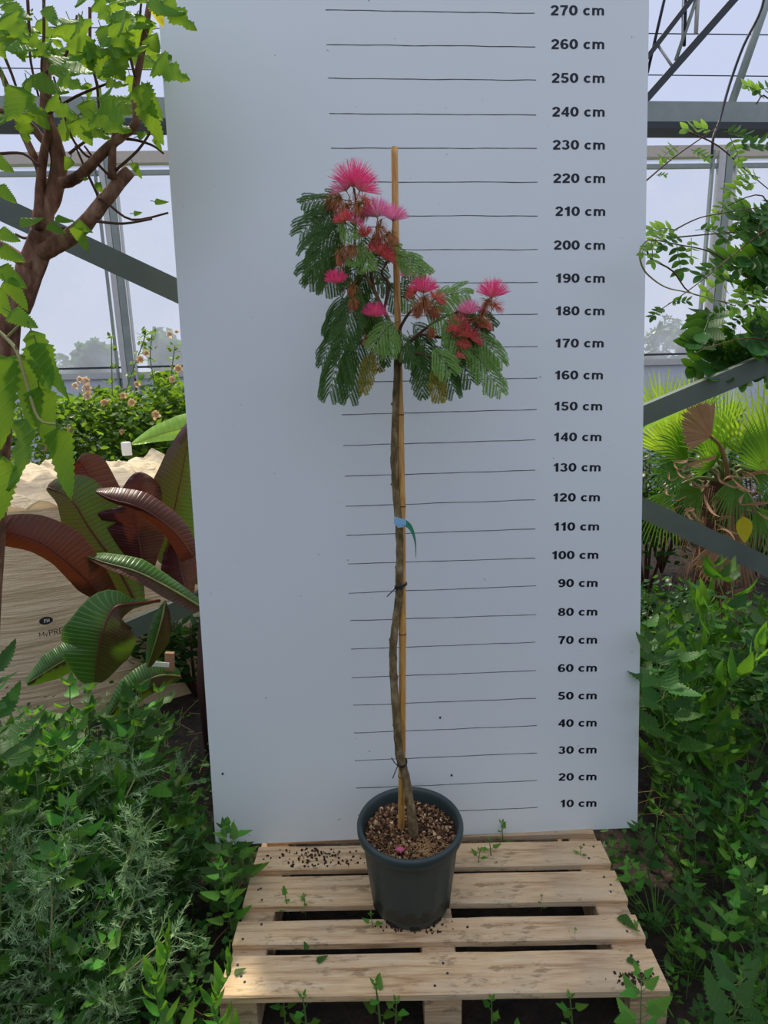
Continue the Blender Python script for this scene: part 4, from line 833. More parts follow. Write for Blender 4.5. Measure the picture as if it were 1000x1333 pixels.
# ------------------------------------------------------------ banana plant
ban = empty('red_banana_plant', (-1.0, .75, 0), 'banana plant with broad maroon and green leaves between the bulk bag and the board', 'banana plant')
b = MB(); b.tube([(-.98, .75, 0), (-1.0, .74, .4), (-.98, .72, .7)], [.09, .07, .05], 14, bumps=.1); b.build('stem', M['banana_stem'], ban)
def sleaf(name, path, wl, wr, mat, par, dl=0., dr=0., rip=.004, n=26, rib='midrib_red', ribw=.0045, tears=(), seed=0, side_n=5, curl=0):
    """broad leaf grown along a midrib; wl/wr are half widths in metres, dl/dr push the edges away from or towards the camera"""
    pts = smooth_path([U(*p) for p in path], 8); N_ = len(pts); idx = [i*(N_-1)/n for i in range(n+1)]
    cs = [pts[int(k)].lerp(pts[min(int(k)+1, N_-1)], k-int(k)) for k in idx]; WL = interp(wl, n+1); WR = interp(wr, n+1); DL = interp(dl, n+1) if isinstance(dl, (list, tuple)) else [dl]*(n+1); DR = interp(dr, n+1) if isinstance(dr, (list, tuple)) else [dr]*(n+1)
    rows = []; vv = []
    for i, c in enumerate(cs):
        t_ = (cs[min(i+1, n)]-cs[max(i-1, 0)]).normalized(); vd = (c-CAM).normalized(); s = t_.cross(vd).normalized(); r = []
        for j in range(-side_n, side_n+1):
            u = abs(j)/side_n; wd = WL[i] if j < 0 else WR[i]; dd = DL[i] if j < 0 else DR[i]
            tear = 1.0
            for (ts, sd_, dep) in tears:
                if sd_*j > 0 and abs(i/n-ts) < .018: tear = 1-dep
            rp = rip*math.sin(i*2.1+seed+u*2)*u
            r.append(c+s*(1 if j > 0 else -1)*wd*u*tear*(1-curl*u*u)+vd*(dd*u*u+rp)+t_*wd*.18*u)
        rows.append(r); vv.append(i/n)
    b = MB(); b.grid(rows, us=[(j+side_n)/(2*side_n) for j in range(2*side_n+1)], vs_=vv); o = b.build(name, M[mat], par)
    q = MB(); vd = [(c-CAM).normalized() for c in cs]; q.tube([c-vd[i]*.002 for i, c in enumerate(cs)], [ribw*(1-.75*i/n) for i in range(n+1)], 6); q.build('midrib', M[rib], o); return o
# side(+) is to the right of the direction of growth as seen by the camera
S_ = sleaf
S_('leaf', [(214, 735, .72), (224, 680, .7), (236, 620, .68), (250, 548, .66)], [.02, .16, .175, .12, .01], [.02, .11, .12, .08, .01], 'banana_mixed', ban, .03, .05, seed=1)
S_('leaf', [(180, 770, .72), (165, 720, .8), (140, 670, .84), (112, 612, .86), (100, 600, .84)], [.02, .08, .10, .09, .01], [.02, .06, .10, .11, .02], 'banana_red', ban, .02, -.03, seed=2)
S_('leaf', [(195, 740, .6), (190, 690, .62), (184, 640, .64), (180, 615, .65)], [.02, .07, .08, .01], [.02, .07, .075, .01], 'banana_red', ban, .03, .02, seed=3)
S_('leaf', [(188, 748, .5), (182, 710, .5), (174, 668, .5), (170, 655, .5)], [.015, .10, .11, .02], [.015, .08, .13, .02], 'banana_red', ban, .02, .02, seed=4, tears=((.55, 1, .4),))
S_('leaf', [(252, 725, .42), (225, 690, .38), (185, 662, .34), (145, 650, .33), (125, 640, .34)], [.03, .055, .06, .045, .01], [.05, .035, .02, .01, .004], 'banana_red', ban, .05, .03, seed=5)
S_('leaf', [(180, 790, .5), (150, 735, .48), (118, 690, .46), (92, 650, .44), (62, 634, .44)], [.03, .10, .14, .11, .012], [.03, .07, .09, .05, .01], 'banana_mixed', ban, .02, .02, seed=6, tears=((.4, 1, .3),), ribw=.006)
S_('leaf', [(150, 790, .3), (118, 760, .24), (80, 725, .18), (40, 700, .14), (-20, 688, .1)], [.03, .075, .10, .08, .03], [.01, .045, .035, .045, .05], 'banana_red', ban, .02, .03, seed=7)
S_('leaf', [(262, 790, .4), (225, 768, .32), (180, 745, .27), (135, 732, .25), (114, 724, .24)], [.02, .035, .05, .035, .004], [.03, .04, .03, .015, .004], 'banana_green', ban, .05, -.03, seed=8, rib='midrib_green')
S_('leaf', [(208, 782, .3), (172, 786, .2), (148, 792, .12), (135, 820, .08), (128, 850, .08), (124, 888, .1)], [.0, .02, .08, .125, .11, .035], [.0, .02, .075, .115, .10, .02], 'banana_green', ban, [0, 0, .02, .05, .04, .0], [0, 0, .03, .06, .05, 0], seed=9, tears=((.72, -1, .45), (.5, 1, .12)), ribw=.006, rib='midrib_red')
S_('leaf', [(215, 782, .34), (212, 800, .3), (204, 830, .3), (192, 868, .32)], [.0, .03, .035, .004], [.0, .03, .05, .01], 'banana_green', ban, .03, .02, seed=10, rib='midrib_green')
S_('leaf', [(130, 830, .4), (100, 850, .36), (70, 868, .34), (35, 890, .34)], [.02, .06, .06, .01], [.02, .05, .05, .01], 'banana_green', ban, .04, .02, seed=11, rib='midrib_green')
S_('leaf', [(235, 880, .6), (205, 880, .5), (170, 900, .45), (140, 935, .42)], [.02, .07, .06, .01], [.02, .06, .06, .01], 'banana_green', ban, .04, .02, seed=12, rib='midrib_green')
S_('leaf', [(245, 780, .65), (235, 740, .7), (228, 700, .72)], [.02, .08, .02], [.02, .08, .03], 'banana_red', ban, .03, .02, seed=13)
S_('leaf', [(262, 760, .9), (252, 730, .9), (246, 690, .92)], [.02, .08, .02], [.02, .08, .03], 'banana_green', ban, .03, .02, seed=14)
ban2 = empty('green_banana_plant', (-1.05, 1.95, 0), 'light green sunlit banana leaf rising behind the bulk bag beside the board', 'banana plant')
b = MB(); b.tube([(-1.0, 2.0, 0), (-.98, 1.95, 1.1)], [.08, .05], 12); b.build('stem', M['midrib_green'], ban2)
S_('leaf', [(262, 545, 1.95), (240, 556, 1.85), (205, 566, 1.8), (172, 578, 1.78)], [.06, .08, .055, .005], [.05, .07, .04, .005], 'banana_light', ban2, .05, -.03, seed=15, rib='midrib_green')

# ------------------------------------------------------------ bulk bag
bagR = Matrix.Rotation(math.radians(27), 4, 'Z'); fl = U(-60, 660, .95); fl.z = 0
bag = empty('bulk_bag', (fl.x+.7, fl.y+.7, 0), 'big white woven bulk bag with rumpled open top behind the banana leaves', 'bulk bag')
BW, BD, BH = 1.25, 1.15, 1.17
def bagpt(u, v, z):      # u across 0..1, v depth 0..1
    q = V((u*BW, v*BD, 0)); q.rotate(bagR.to_quaternion()); return fl+q+V((0, 0, z))
def perim(s):            # rounded square outline, s 0..1
    a_ = s*2*math.pi; c, s2 = math.cos(a_), math.sin(a_); p_ = .38; return .5+.5*math.copysign(abs(c)**p_, c), .5+.5*math.copysign(abs(s2)**p_, s2)
b = MB(); rows = []; NP = 160
for i in range(41):
    z = BH*i/40; bulge = .05*math.sin(math.pi*i/40); r = []
    for j in range(NP):
        u, v = perim((j)/NP); k = 1+bulge+.012*noise.noise(V((u*3, v*3, z*16)))+.006*noise.noise(V((u*8, v*8, z*45))); r.append(bagpt(.5+(u-.5)*k, .5+(v-.5)*k, z))
    rows.append(r)
b.grid(rows, us=[j/NP for j in range(NP)], closed=True); body = b.build('body', M['bag'], bag)
b = MB(); rows = []
for i in range(30):
    k = 1.03*(1-i/29)+.001; r = []
    for j in range(NP):
        u, v = perim(j/NP); uu, vv_ = .5+(u-.5)*k, .5+(v-.5)*k
        ht = BH+.05*(1-abs(k-.55))+.10*noise.noise(V((uu*4.2, vv_*4.2, 3)))+.09*abs(noise.noise(V((uu*9, vv_*9, 7))))+.04*abs(noise.noise(V((uu*21, vv_*17, 2))))+(.02 if i > 1 else -.03); r.append(bagpt(uu, vv_, ht))
    rows.append(r)
b.grid(rows, us=[j/NP for j in range(NP)], closed=True); b.build('rumpled_top', M['bag'], bag)
b = MB()
pts = []
for j in range(60, 140):
    u, v = perim(j/NP); k = 1.062; pts.append(bagpt(.5+(u-.5)*k, .5+(v-.5)*k, BH-.09+.012*noise.noise(V((j*.1, 0, 0)))))
b.tube(pts, .004, 5); b.build('top_seam', M['bag'], body)
# print on the bag front
def bagsurf(px, py):
    d = ray(px, py); nrm = bagR.to_3x3() @ V((0, -1, 0)); o = bagpt(.5, -.055, 0); return CAM+d*((o-CAM).dot(nrm)/d.dot(nrm)), nrm
c, nrm = bagsurf(60, 808); ex = (bagR.to_3x3() @ V((1, 0, 0))); b = MB(); ring = [c+ex*math.cos(a_)*.030+V((0, 0, 1))*math.sin(a_)*.020 for a_ in [k*.19635 for k in range(32)]]
b.add([c]+ring, [(0, 1+k, 1+(k+1) % 32) for k in range(32)]); logo = b.build('printed_logo', M['bagprint'], bag, False)
GL.update({'F': (.62, [([(.12, 0), (.12, 1)], .2, .2), ([(.12, .91), (.56, .91)], .18, .18), ([(.12, .5), (.5, .5)], .18, .18)]), 'H': (.78, [([(.12, 0), (.12, 1)], .2, .2), ([(.62, 0), (.62, 1)], .2, .2), ([(.12, .5), (.62, .5)], .18, .18)]),
           'M': (.95, [([(.1, 0), (.1, 1)], .13, .13), ([(.8, 0), (.8, 1)], .13, .13), ([(.1, 1), (.45, .2), (.8, 1)], .13, .13)]), 'y': (.6, [([(.05, .66), (.28, .05)], .12, .12), ([(.5, .66), (.22, -.25)], .12, .12)]),
           'P': (.7, [([(.1, 0), (.1, 1)], .12, .12), ([(.1, .94), (.35, .94)]+arc(.35, .70, .2, .24, 90, -90, 10)+[(.1, .46)], .12, .12)]), 'R': (.74, [([(.1, 0), (.1, 1)], .12, .12), ([(.1, .94), (.35, .94)]+arc(.35, .72, .2, .22, 90, -90, 10)+[(.1, .5)], .12, .12), ([(.3, .5), (.6, 0)], .13, .13)]),
           'E': (.66, [([(.1, 0), (.1, 1)], .12, .12), ([(.1, .94), (.56, .94)], .12, .12), ([(.1, .5), (.5, .5)], .12, .12), ([(.1, .06), (.56, .06)], .12, .12)])})
text_mesh('FH', M['white'], 'logo_letters', .018, c+ex*.016-V((0, 0, .009)), ex, V((0, 0, 1)), nrm, logo, xs=1.0, thick=.002)
c2, _ = bagsurf(63, 827); text_mesh('My', M['bagprint'], 'printed_word', .023, c2, ex, V((0, 0, 1)), nrm, bag, xs=1.1, thick=.001)
c2, _ = bagsurf(92, 822); text_mesh('PREM', M['bagprint'], 'printed_word', .030, c2, ex, V((0, 0, 1)), nrm, bag, xs=1.05, thick=.001)
c = U(165, 586, 1.75); b = MB(); prof = [(.02, 0), (.022, .03), (.021, .055), (.017, .06), (.0, .061)]; lathe(b, [(r*1.3, z*1.3) for r, z in prof], c-V((0, 0, .03)), 18); tag(b.build('white_pot', M['white']), 'small white plastic pot on the rear of the bulk bag', 'pot')

# ------------------------------------------------------------ rose bushes behind the bag
def rose_bush(x0, x1, Y, top, n, label, seed, flowers_=(), shoots=()):
    rr = random.Random(seed); cx = (U(x0, 500, Y).x+U(x1, 500, Y).x)/2; root = empty('rose_bush', (cx, Y, 0), label, 'rose bush'); fo = MB(); st = MB(); xa, xb = U(x0, 500, Y).x, U(x1, 500, Y).x
    for k in range(16):
        p = V((rr.uniform(xa, xb), Y+rr.uniform(-.3, .3), 0)); q = V((p.x+rr.uniform(-.2, .2), p.y, top*rr.uniform(.7, 1))); st.tube([p, p.lerp(q, .5)+V((.04, 0, 0)), q], [.008, .006, .002], 5)
    for k in range(n):
        x = rr.uniform(xa, xb); y = Y+rr.gauss(0, .25); hmax = top*(1.02+.18*noise.noise(V((x*5, seed, 0)))); z = hmax*(1-rr.random()**1.5*.65); blade(fo, (x, y, z), rdir(rr, -.4, .5), UPV+rdir(rr)*.8, rr.uniform(.045, .08), rr.uniform(.016, .028), w_ovate, 3, .6, .3)
    for (pts_,) in shoots:
        pp = smooth_path([U(a_[0], a_[1], Y-.25) for a_ in pts_], 3); st.tube(pp, .004, 5)
        for p in pp[2:]:
            for k in range(7): blade(fo, p+rdir(rr)*.03, rdir(rr, -.3, .5), UPV, rr.uniform(.04, .06), .014, w_ovate, 3, .6, .3)
    fo.build('foliage', M['rose'], root); st.build('stems', M['stem_green'], root)
    for (px, py, r, mt) in flowers_:
        c = U(px, py, Y-.5); b = MB(); R_ = r*pxm(Y-.5)*.62
        for lay in range(4):
            for k in range(5):
                a_ = k*1.257+lay*.6+px; d = V((math.cos(a_), -.5*lay-.1, math.sin(a_)*.85+.2)).normalized(); blade(b, c, d, V((0, -1, .3)), R_*(1.5-.25*lay)*rr.uniform(.7, 1.2), R_*.62, w_ovate, 5, -.9, .3, cup=-.4)
        b.build('rose', M[mt], root)
rose_bush(60, 150, 3.2, 1.62, 3200, 'rose bush with cream blooms above the left part of the bag', 1, ((112, 482+14, 6, 'rosepetal'), (104, 494, 5, 'rosepetal'), (98, 502, 5, 'rosepetal'), (113, 506, 8, 'rosepetal'), (114, 516, 7, 'rosepetal'), (136, 524, 6, 'rosedry'), (92, 560, 5, 'rosedry'), (60, 583, 7, 'rosedry')))
rose_bush(140, 225, 3.1, 1.60, 3200, 'rose bush with faded brown blooms in the middle behind the bag', 2, ((203, 540, 7, 'rosedry'), (160, 515, 5, 'rosedry'), (172, 524, 6, 'rosedry'), (158, 562, 4, 'rosedry'), (183, 468, 6, 'rosedry'), (191, 460, 5, 'rosedry'), (178, 500, 5, 'rosedry')), shoots=(([(147, 560), (146, 500), (145, 440)],), ([(150, 560), (170, 490), (185, 450), (190, 432)],)))
rose_bush(195, 300, 3.4, 1.66, 3200, 'rose bush closest to the left edge of the board', 3, ((221, 435, 5, 'rosepetal'), (230, 432, 3, 'rosepetal'), (224, 494, 5, 'rosedry'), (232, 480, 6, 'rosedry')), shoots=(([(222, 520), (224, 480), (228, 450)],), ([(206, 520), (196, 470), (198, 435)],)))
rose_bush(-80, 70, 3.4, 1.55, 2000, 'rose bush at far left behind the hanging leaves', 4)
def shrub(px, Y, rx, h, n, label, seed, mat='hedge', L=.09):
    rr = random.Random(seed); x = U(px, 500, Y).x; root = empty('leafy_shrub', (x, Y, 0), label, 'shrub'); fo = MB(); st = MB()
    for k in range(9): a_ = rr.uniform(0, 6.28); st.tube([(x, Y, 0), (x+math.cos(a_)*rx*.4, Y+math.sin(a_)*rx*.4, h*.5), (x+math.cos(a_)*rx*.7, Y+math.sin(a_)*rx*.6, h*.85)], [.012, .008, .003], 5)
    for k in range(n):
        d = rdir(rr, -.6, 1).normalized()*rr.uniform(.5, 1); blade(fo, (x+d.x*rx, Y+d.y*rx*.7, h*.52+d.z*h*.48), rdir(rr, -.5, .3), UPV+rdir(rr)*.6, L*rr.uniform(.7, 1.2), L*.25, w_ovate, 4, .7, .25)
    fo.build('foliage', M[mat], root); st.build('stems', M['twig'], root)
shrub(215, 1.35, .35, .62, 700, 'dark low shrub in the shade behind the banana stem', 5)
shrub(300, 2.4, .5, 1.1, 900, 'dark shrub standing behind the board on its left', 6)
shrub(880, 3.2, .7, 1.5, 1100, 'dark shrub behind the palms next to the board', 7)
shrub(1010, 3.0, .8, 1.6, 1200, 'dark shrub behind the palms at the right edge', 8)
shrub(860, 2.5, .45, 1.35, 1000, 'dark shrub between the palm and the board', 10)
shrub(880, 1.15, .3, .75, 700, 'dark green shrub below the lower brace, next to the board', 9, L=.07)
for i, (x, y, h) in enumerate(((-2.9, -4.0, 2.2), (-1.2, -4.6, 2.3), (.5, -4.7, 2.2), (2.2, -4.3, 2.3), (-4.0, -2.6, 2.0), (3.6, -2.9, 2.0))):  # unseen shrubs added behind the camera to darken the board's lower part
    rr = random.Random(900+i); root = empty('added_shade_shrub', (x, y, 0), 'tall dark shrub added unseen behind the camera to shade the board', 'shrub', 'shading shrubs added behind the camera'); fo = MB(); st = MB(); st.tube([(x, y, 0), (x+.05, y, h*.5), (x, y, h*.9)], [.03, .02, .008], 6)
    for k in range(1300):
        d = rdir(rr, -1, 1).normalized()*rr.uniform(.5, 1); blade(fo, (x+d.x*.95, y+d.y*.6, h*.52+d.z*h*.48), rdir(rr, -.5, .3), UPV+rdir(rr)*.6, rr.uniform(.12, .2), .045, w_ovate, 3, .7, .25)
    fo.build('foliage', M['hedge'], root); st.build('stem', M['twig'], root)
# rubbish in the dark gap left of the board
b = MB(); c = U(221, 858, .55); b.box(Matrix.Translation(c) @ Matrix.Rotation(.1, 4, 'Y'), -.018, .018, -.01, .01, -.05, .03); tag(b.build('wooden_stake', M['card'], None, False), 'short brown stake end in the dark gap left of the board', 'stake')
b = MB(); c = U(209, 865, .5); b.box(Matrix.Translation(c) @ Matrix.Rotation(.12, 4, 'Y'), -.035, .035, -.001, .001, -.010, .010); tag(b.build('plant_tag', M['white'], None, False), 'white plant tag lying in the dark gap below the banana leaf', 'plant tag')

# ------------------------------------------------------------ fan palms at right
def fan(root, hub, tip, ang, nseg, mat, stem_from=None, nrm=None, droop=.5, seed=0, split=.5, name='fan_leaf'):
    rr = random.Random(seed); P = U(*hub); T = U(*tip); ax = (T-P); R_ = ax.length; ax.normalize(); n = V(nrm) if nrm else (-FW+V((rr.uniform(-.4, .4), 0, rr.uniform(0, .5)))); n = (n-ax*n.dot(ax)).normalized(); sd_ = ax.cross(n); b = MB()
    da = ang/nseg
    for k in range(nseg):
        a_ = -ang/2+da*(k+.5); rk = R_*(1-.18*abs(a_)/(ang/2))*rr.uniform(.92, 1.04); rows = []; NR = 9
        for i in range(NR+1):
            t = i/NR; r = rk*t; half = da/2*r if t < split else da/2*rk*split*(1-(t-split)/(1-split))**.8; d = ax*math.cos(a_)+sd_*math.sin(a_); s = -ax*math.sin(a_)+sd_*math.cos(a_); sag = V((0, 0, -1))*(droop*rk*max(0, t-.35)**2*rr.uniform(.9, 1.1))+n*(.08*rk*math.sin(t*2))
            c = P+d*r+sag; rows.append([c-s*half-n*half*.5, c+n*half*.5, c+s*half-n*half*.5])
        b.grid(rows, us=[0, .5, 1])
    o = b.build(name, M[mat], root)
    if stem_from:
        S0 = U(*stem_from); q = MB(); m_ = P.lerp(S0, .5)+V((0, 0, .06)); q.tube(smooth_path([S0, m_, P, P+ax*R_*.06], 4), [.012]*5+[.009]*4+[.006]*4, 6); q.build('petiole', M['palm_dead' if 'dead' in mat else 'midrib_green'], o)
    return o
p1 = empty('fan_palm', U(940, 640, 1.9).xy.to_3d(), 'fan palm with shaggy brown trunk and dry hanging fans right of the board', 'fan palm')
base = U(940, 640, 1.9); b = MB(); rows = []
for i in range(15):
    z = (base.z+.05)*i/14; rows.append([V((base.x+math.cos(a_)*(.12+.03*noise.noise(V((z*6, a_*2, 0)))), base.y+math.sin(a_)*.12, z)) for a_ in [j*.3927 for j in range(16)]])
b.grid(rows, closed=True); b.build('trunk', M['palm_fibre'], p1)
b = MB(); rr = random.Random(77)
for i in range(420):
    a_ = rr.uniform(0, 6.28); z = rr.uniform(.2, base.z+.05); p = V((base.x+math.cos(a_)*.13, base.y+math.sin(a_)*.13, z)); o1 = V((math.cos(a_), math.sin(a_), 0)); L = rr.uniform(.06, .2); b.tube([p, p+o1*L*.5+V((0, 0, L*.15)), p+o1*L*.65-V((0, 0, L*.6))], [.003, .002, .001], 4, cap=False)
tag(b.build('trunk_fibres', M['palm_dead'], p1), kind='stuff')
st0 = (942, 628, 1.85)
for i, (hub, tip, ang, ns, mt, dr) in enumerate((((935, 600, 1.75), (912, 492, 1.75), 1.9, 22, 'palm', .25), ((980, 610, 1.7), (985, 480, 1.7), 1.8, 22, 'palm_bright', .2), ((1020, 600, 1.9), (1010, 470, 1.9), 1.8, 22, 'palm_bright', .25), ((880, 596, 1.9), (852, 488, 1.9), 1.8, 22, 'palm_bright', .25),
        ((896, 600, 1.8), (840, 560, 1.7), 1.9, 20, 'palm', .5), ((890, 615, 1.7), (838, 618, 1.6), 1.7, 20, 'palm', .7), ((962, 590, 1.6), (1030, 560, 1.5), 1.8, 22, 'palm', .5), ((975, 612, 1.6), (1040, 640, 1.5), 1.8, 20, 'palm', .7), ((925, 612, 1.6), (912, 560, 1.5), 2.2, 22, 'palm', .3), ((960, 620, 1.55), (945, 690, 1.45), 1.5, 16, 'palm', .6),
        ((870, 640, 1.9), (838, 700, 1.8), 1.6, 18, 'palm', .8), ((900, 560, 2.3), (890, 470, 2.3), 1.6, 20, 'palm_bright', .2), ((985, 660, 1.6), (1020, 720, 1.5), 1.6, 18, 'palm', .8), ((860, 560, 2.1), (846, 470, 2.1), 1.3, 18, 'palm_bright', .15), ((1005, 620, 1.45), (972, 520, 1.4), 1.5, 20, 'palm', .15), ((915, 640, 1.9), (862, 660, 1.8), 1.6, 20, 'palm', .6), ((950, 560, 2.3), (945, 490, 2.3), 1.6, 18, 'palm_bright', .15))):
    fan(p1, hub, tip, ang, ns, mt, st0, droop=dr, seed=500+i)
fan(p1, (926, 569, 1.5), (886, 533, 1.5), 2.2, 30, 'palm_dead', (950, 625, 1.6), droop=.05, seed=520, split=.93)
fan(p1, (950, 690, 1.45), (925, 760, 1.42), 1.1, 16, 'palm_dead', (945, 640, 1.6), droop=.1, seed=521, split=.85)
fan(p1, (955, 690, 1.5), (975, 770, 1.45), .8, 12, 'palm_dead', (945, 640, 1.6), droop=.1, seed=522, split=.5)
for i in range(46):
    x = rr.uniform(862, 990); y = rr.uniform(600, 700); Y_ = rr.uniform(1.35, 1.6); P = U(x, y, Y_); b = MB(); blade(b, P, V((rr.uniform(-.6, .6), -.2, rr.uniform(-1, .5))), V((0, -1, .3)), rr.uniform(.12, .3), rr.uniform(.004, .012), w_lance, 8, rr.uniform(1.2, 2.4), .4); b.build('dry_frond_strip', M['palm_dead'], p1)
t_ = empty('yellow_leaf', U(970, 690, 1.3), 'oval yellow-green leaf in front of the palm, above the lower brace', 'leaf'); b = MB(); blade(b, U(968, 672, 1.3), V((.1, 0, -1)), V((-.3, -1, .2)), .15, .042, w_ovate, 8, .3, .25, 0, 2); b.build('blade', M['mulberry_yellow'], t_)
bn3 = empty('striped_leaf_banana_plant', V((U(800, 515, 1.05).x, 1.05, 0)), 'banana leaf poking out striped and green below the upper brace at right', 'banana plant')
S_('leaf', [(800, 575, 1.05), (838, 552, 1.1), (875, 532, 1.12), (913, 516, 1.15)], [.02, .03, .035, .008], [.02, .035, .04, .008], 'banana_light', bn3, .02, .02, seed=20, rib='midrib_green')
b = MB(); q0 = U(800, 575, 1.05); b.tube([V((q0.x-.05, q0.y, 0)), V((q0.x-.03, q0.y, q0.z*.6)), q0], [.03, .02, .008], 7); b.build('stem', M['midrib_green'], bn3)

# ------------------------------------------------------------ climber at right
cl = empty('climbing_shrub', V((U(1030, 400, .9).x, .95, 0)), 'climber with pinnate leaves and curling tendrils hanging over the right side', 'climber')
b = MB(); b.tube([V((U(1040, 400, .9).x, .95, 0)), U(1040, 700, .95), U(1030, 450, .95), U(1015, 300, .95), U(1005, 230, .95)], [.02, .018, .014, .01, .006], 8); b.build('main_stem', M['twig'], cl)
for p_ in ([(1010, 300, .9), (993, 255, .9), (951, 266, .85), (935, 280, .8)], [(1010, 290, .9), (971, 319, .8), (944, 341, .7), (894, 380, .5), (845, 413, .3)], [(837, 319, .02), (833, 330, .0), (836, 346, .02), (845, 359, .06), (867, 374, .15), (897, 381, .3), (946, 393, .6), (1000, 400, .85)],
           [(842, 322, .03), (848, 337, .05), (876, 353, .15), (897, 380, .3), (925, 388, .5), (957, 398, .7)], [(872, 303, .5), (900, 288, .6), (926, 280, .7), (990, 270, .9)], [(880, 309, .5), (901, 307, .55), (957, 302, .8), (1005, 300, .9)], [(838, 238, .4), (880, 203, .6), (930, 168, .8), (935, 160, .8)], [(897, 172, .6), (935, 190, .7), (975, 225, .85), (1005, 250, .9)],
           [(985, 135, .8), (1000, 128, .85), (1040, 200, .9), (1015, 300, .95)], [(980, 365, .8), (930, 330, .75), (880, 318, .5), (848, 312, .2), (838, 318, .03)], [(1020, 450, .9), (980, 440, .8), (930, 450, .7), (905, 460, .65)]):
    pts = smooth_path([U(*q) for q in p_], 4); b = MB(); b.tube(pts, [.0032*(1-.5*i/len(pts)) for i in range(len(pts))], 5); b.build('tendril', M['twig'] if p_[0][0] != 837 else M['stem_pale'], cl)
def pinnate(root, p0, p1, npair, lw, mat, seed):
    rr = random.Random(seed); P, Q = U(*p0), U(*p1); ax = Q-P; L = ax.length; ax.normalize(); b = MB(); mid = P.lerp(Q, .5)+V((0, 0, .12*L)); pts = [((1-t)**2)*P+2*t*(1-t)*mid+t*t*Q for t in [i/8 for i in range(9)]]; b.tube(pts, .0014, 4, m=1, cap=False)
    n = (-FW*1.0+UP*.35+RT*rr.uniform(-.5, .5)).normalized(); ll = L*lw
    for k in range(npair):
        t = .25+.7*k/max(1, npair-1); i = min(int(t*8), 7); p = pts[i].lerp(pts[i+1], t*8-i); d = (pts[i+1]-pts[i]).normalized(); s = d.cross(n).normalized()
        for sg in (-1, 1): blade(b, p, s*sg+d*.6+V((0, 0, -.3)), n+rdir(rr)*.45, ll*rr.uniform(.85, 1.1), ll*.24, w_ovate, 6, rr.uniform(.4, .9), .2)
    blade(b, Q, (pts[-1]-pts[-2])+V((0, 0, -.01)), n, ll*1.1, ll*.26, w_ovate, 6, .6, .2)
    return b.build('leaf', [M[mat], M['stem_green']], root)
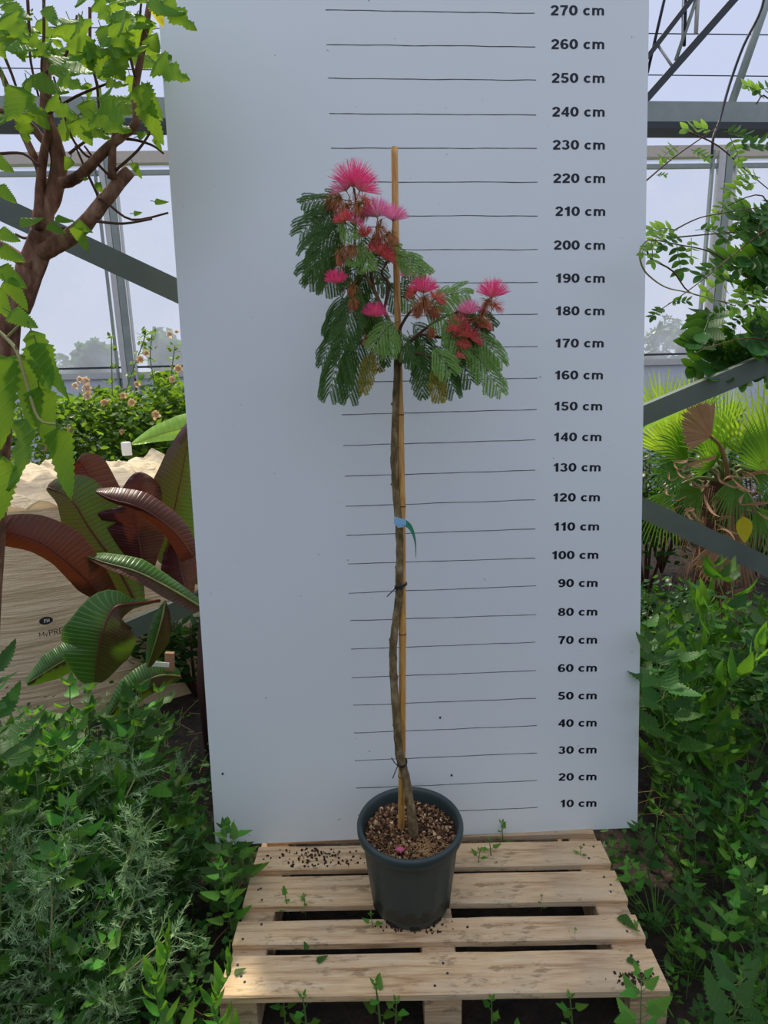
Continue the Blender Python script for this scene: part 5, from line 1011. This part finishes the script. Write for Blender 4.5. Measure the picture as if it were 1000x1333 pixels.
for i, (x0, y0, x1, y1, Y, mt) in enumerate(((883, 190, 862, 206, .6, 'vine_light'), (900, 195, 920, 205, .65, 'vine_light'), (930, 172, 895, 168, .75, 'vine_light'), (940, 172, 972, 176, .75, 'vine'), (950, 178, 962, 208, .75, 'vine_light'), (955, 190, 1000, 190, .75, 'vine'), (995, 128, 972, 112, .85, 'vine_light'), (1010, 118, 985, 118, .85, 'vine'),
        (855, 228, 866, 228, .5, 'vine_light'), (990, 232, 965, 228, .85, 'vine_light'), (985, 238, 950, 250, .85, 'vine_light'), (948, 262, 930, 282, .8, 'vine_light'), (952, 270, 968, 284, .8, 'vine'), (882, 300, 850, 300, .45, 'vine_light'), (868, 303, 846, 318, .3, 'vine_light'), (890, 308, 862, 320, .4, 'vine'), (880, 315, 886, 352, .4, 'vine'),
        (905, 300, 935, 300, .6, 'vine'), (900, 310, 900, 335, .55, 'vine_light'), (848, 312, 850, 340, .05, 'vine_light'), (842, 318, 836, 330, .0, 'vine_light'), (958, 300, 970, 312, .8, 'vine'), (870, 395, 895, 392, .4, 'vine'), (865, 400, 850, 412, .35, 'vine'), (945, 342, 912, 358, .7, 'vine'), (960, 360, 920, 380, .75, 'vine_light'), (975, 372, 955, 402, .8, 'vine_light'), (985, 365, 985, 395, .8, 'vine_light'),
        (958, 330, 935, 348, .75, 'vine'), (990, 340, 945, 358, .8, 'vine'), (958, 398, 940, 400, .7, 'vine'))):
    pinnate(cl, (x0, y0, Y), (x1, y1, Y-.03), 4 if abs(x1-x0)+abs(y1-y0) > 26 else 3, .42, mt, 600+i)
rr = random.Random(99)
for i in range(62):
    c_ = ((985, 320, 40, 62), (972, 440, 58, 32))[i % 2]; x = c_[0]+rr.uniform(-1, 1)*c_[2]; y = c_[1]+rr.uniform(-1, 1)*c_[3]; an = rr.uniform(1.2, 3.6); L = rr.uniform(30, 48); pinnate(cl, (x+12, y-6, rr.uniform(.85, 1.15)), (x+12+math.cos(an)*L, y+math.sin(an)*L*.7, rr.uniform(.8, 1.05)), 4, .42, 'vine', 700+i)

# ------------------------------------------------------------ leaves lying on the pallet
def fallen(px, py, ang, L, mat, label, z=ZP+.004):
    p = G(px, py, z); b = MB(); d = V((math.cos(ang), math.sin(ang), .03)); blade(b, p-d*L*.5, d, UPV, L, L*.33, w_nettle, 8, .15, .12, .14, 1); tag(b.build('fallen_leaf', M[mat]), label, 'leaf')
fallen(818, 1202, -1.2, .065, 'nettle', 'heart-shaped green leaf lying on the right end of the second plank from the front')
fallen(825, 1253, -.9, .038, 'nettle', 'small green leaf lying on the right end of the front plank')
fallen(420, 1248, .4, .035, 'nettle', 'narrow green leaf on the front plank below the pot, left')
fallen(398, 1231, 2.0, .028, 'nettle', 'small round leaf on the second plank left of the pot')
fallen(313, 1264, .3, .034, 'nettle', 'green leaf scrap on the left end of the front plank')
rr = random.Random(55); b = MB()
for i in range(260):
    k = rr.random()
    if k < .5: p = G(rr.gauss(410, 26), rr.uniform(1104, 1128), ZP+.002)
    elif k < .7: p = G(rr.gauss(545, 25), rr.uniform(1195, 1215), ZP+.002)
    else: p = G(rr.gauss(828, 14), rr.uniform(1266, 1282), ZP+.002)
    s = rr.uniform(.0012, .004); b.box(Matrix.Translation(p) @ Matrix.Rotation(rr.uniform(0, 3), 4, 'Z'), -s, s, -s*.7, s*.7, -.002, s*.6)
tag(b.build('soil_crumbs', M['potmix']), 'dark soil crumbs scattered on the pallet planks', 'soil', kind='stuff')
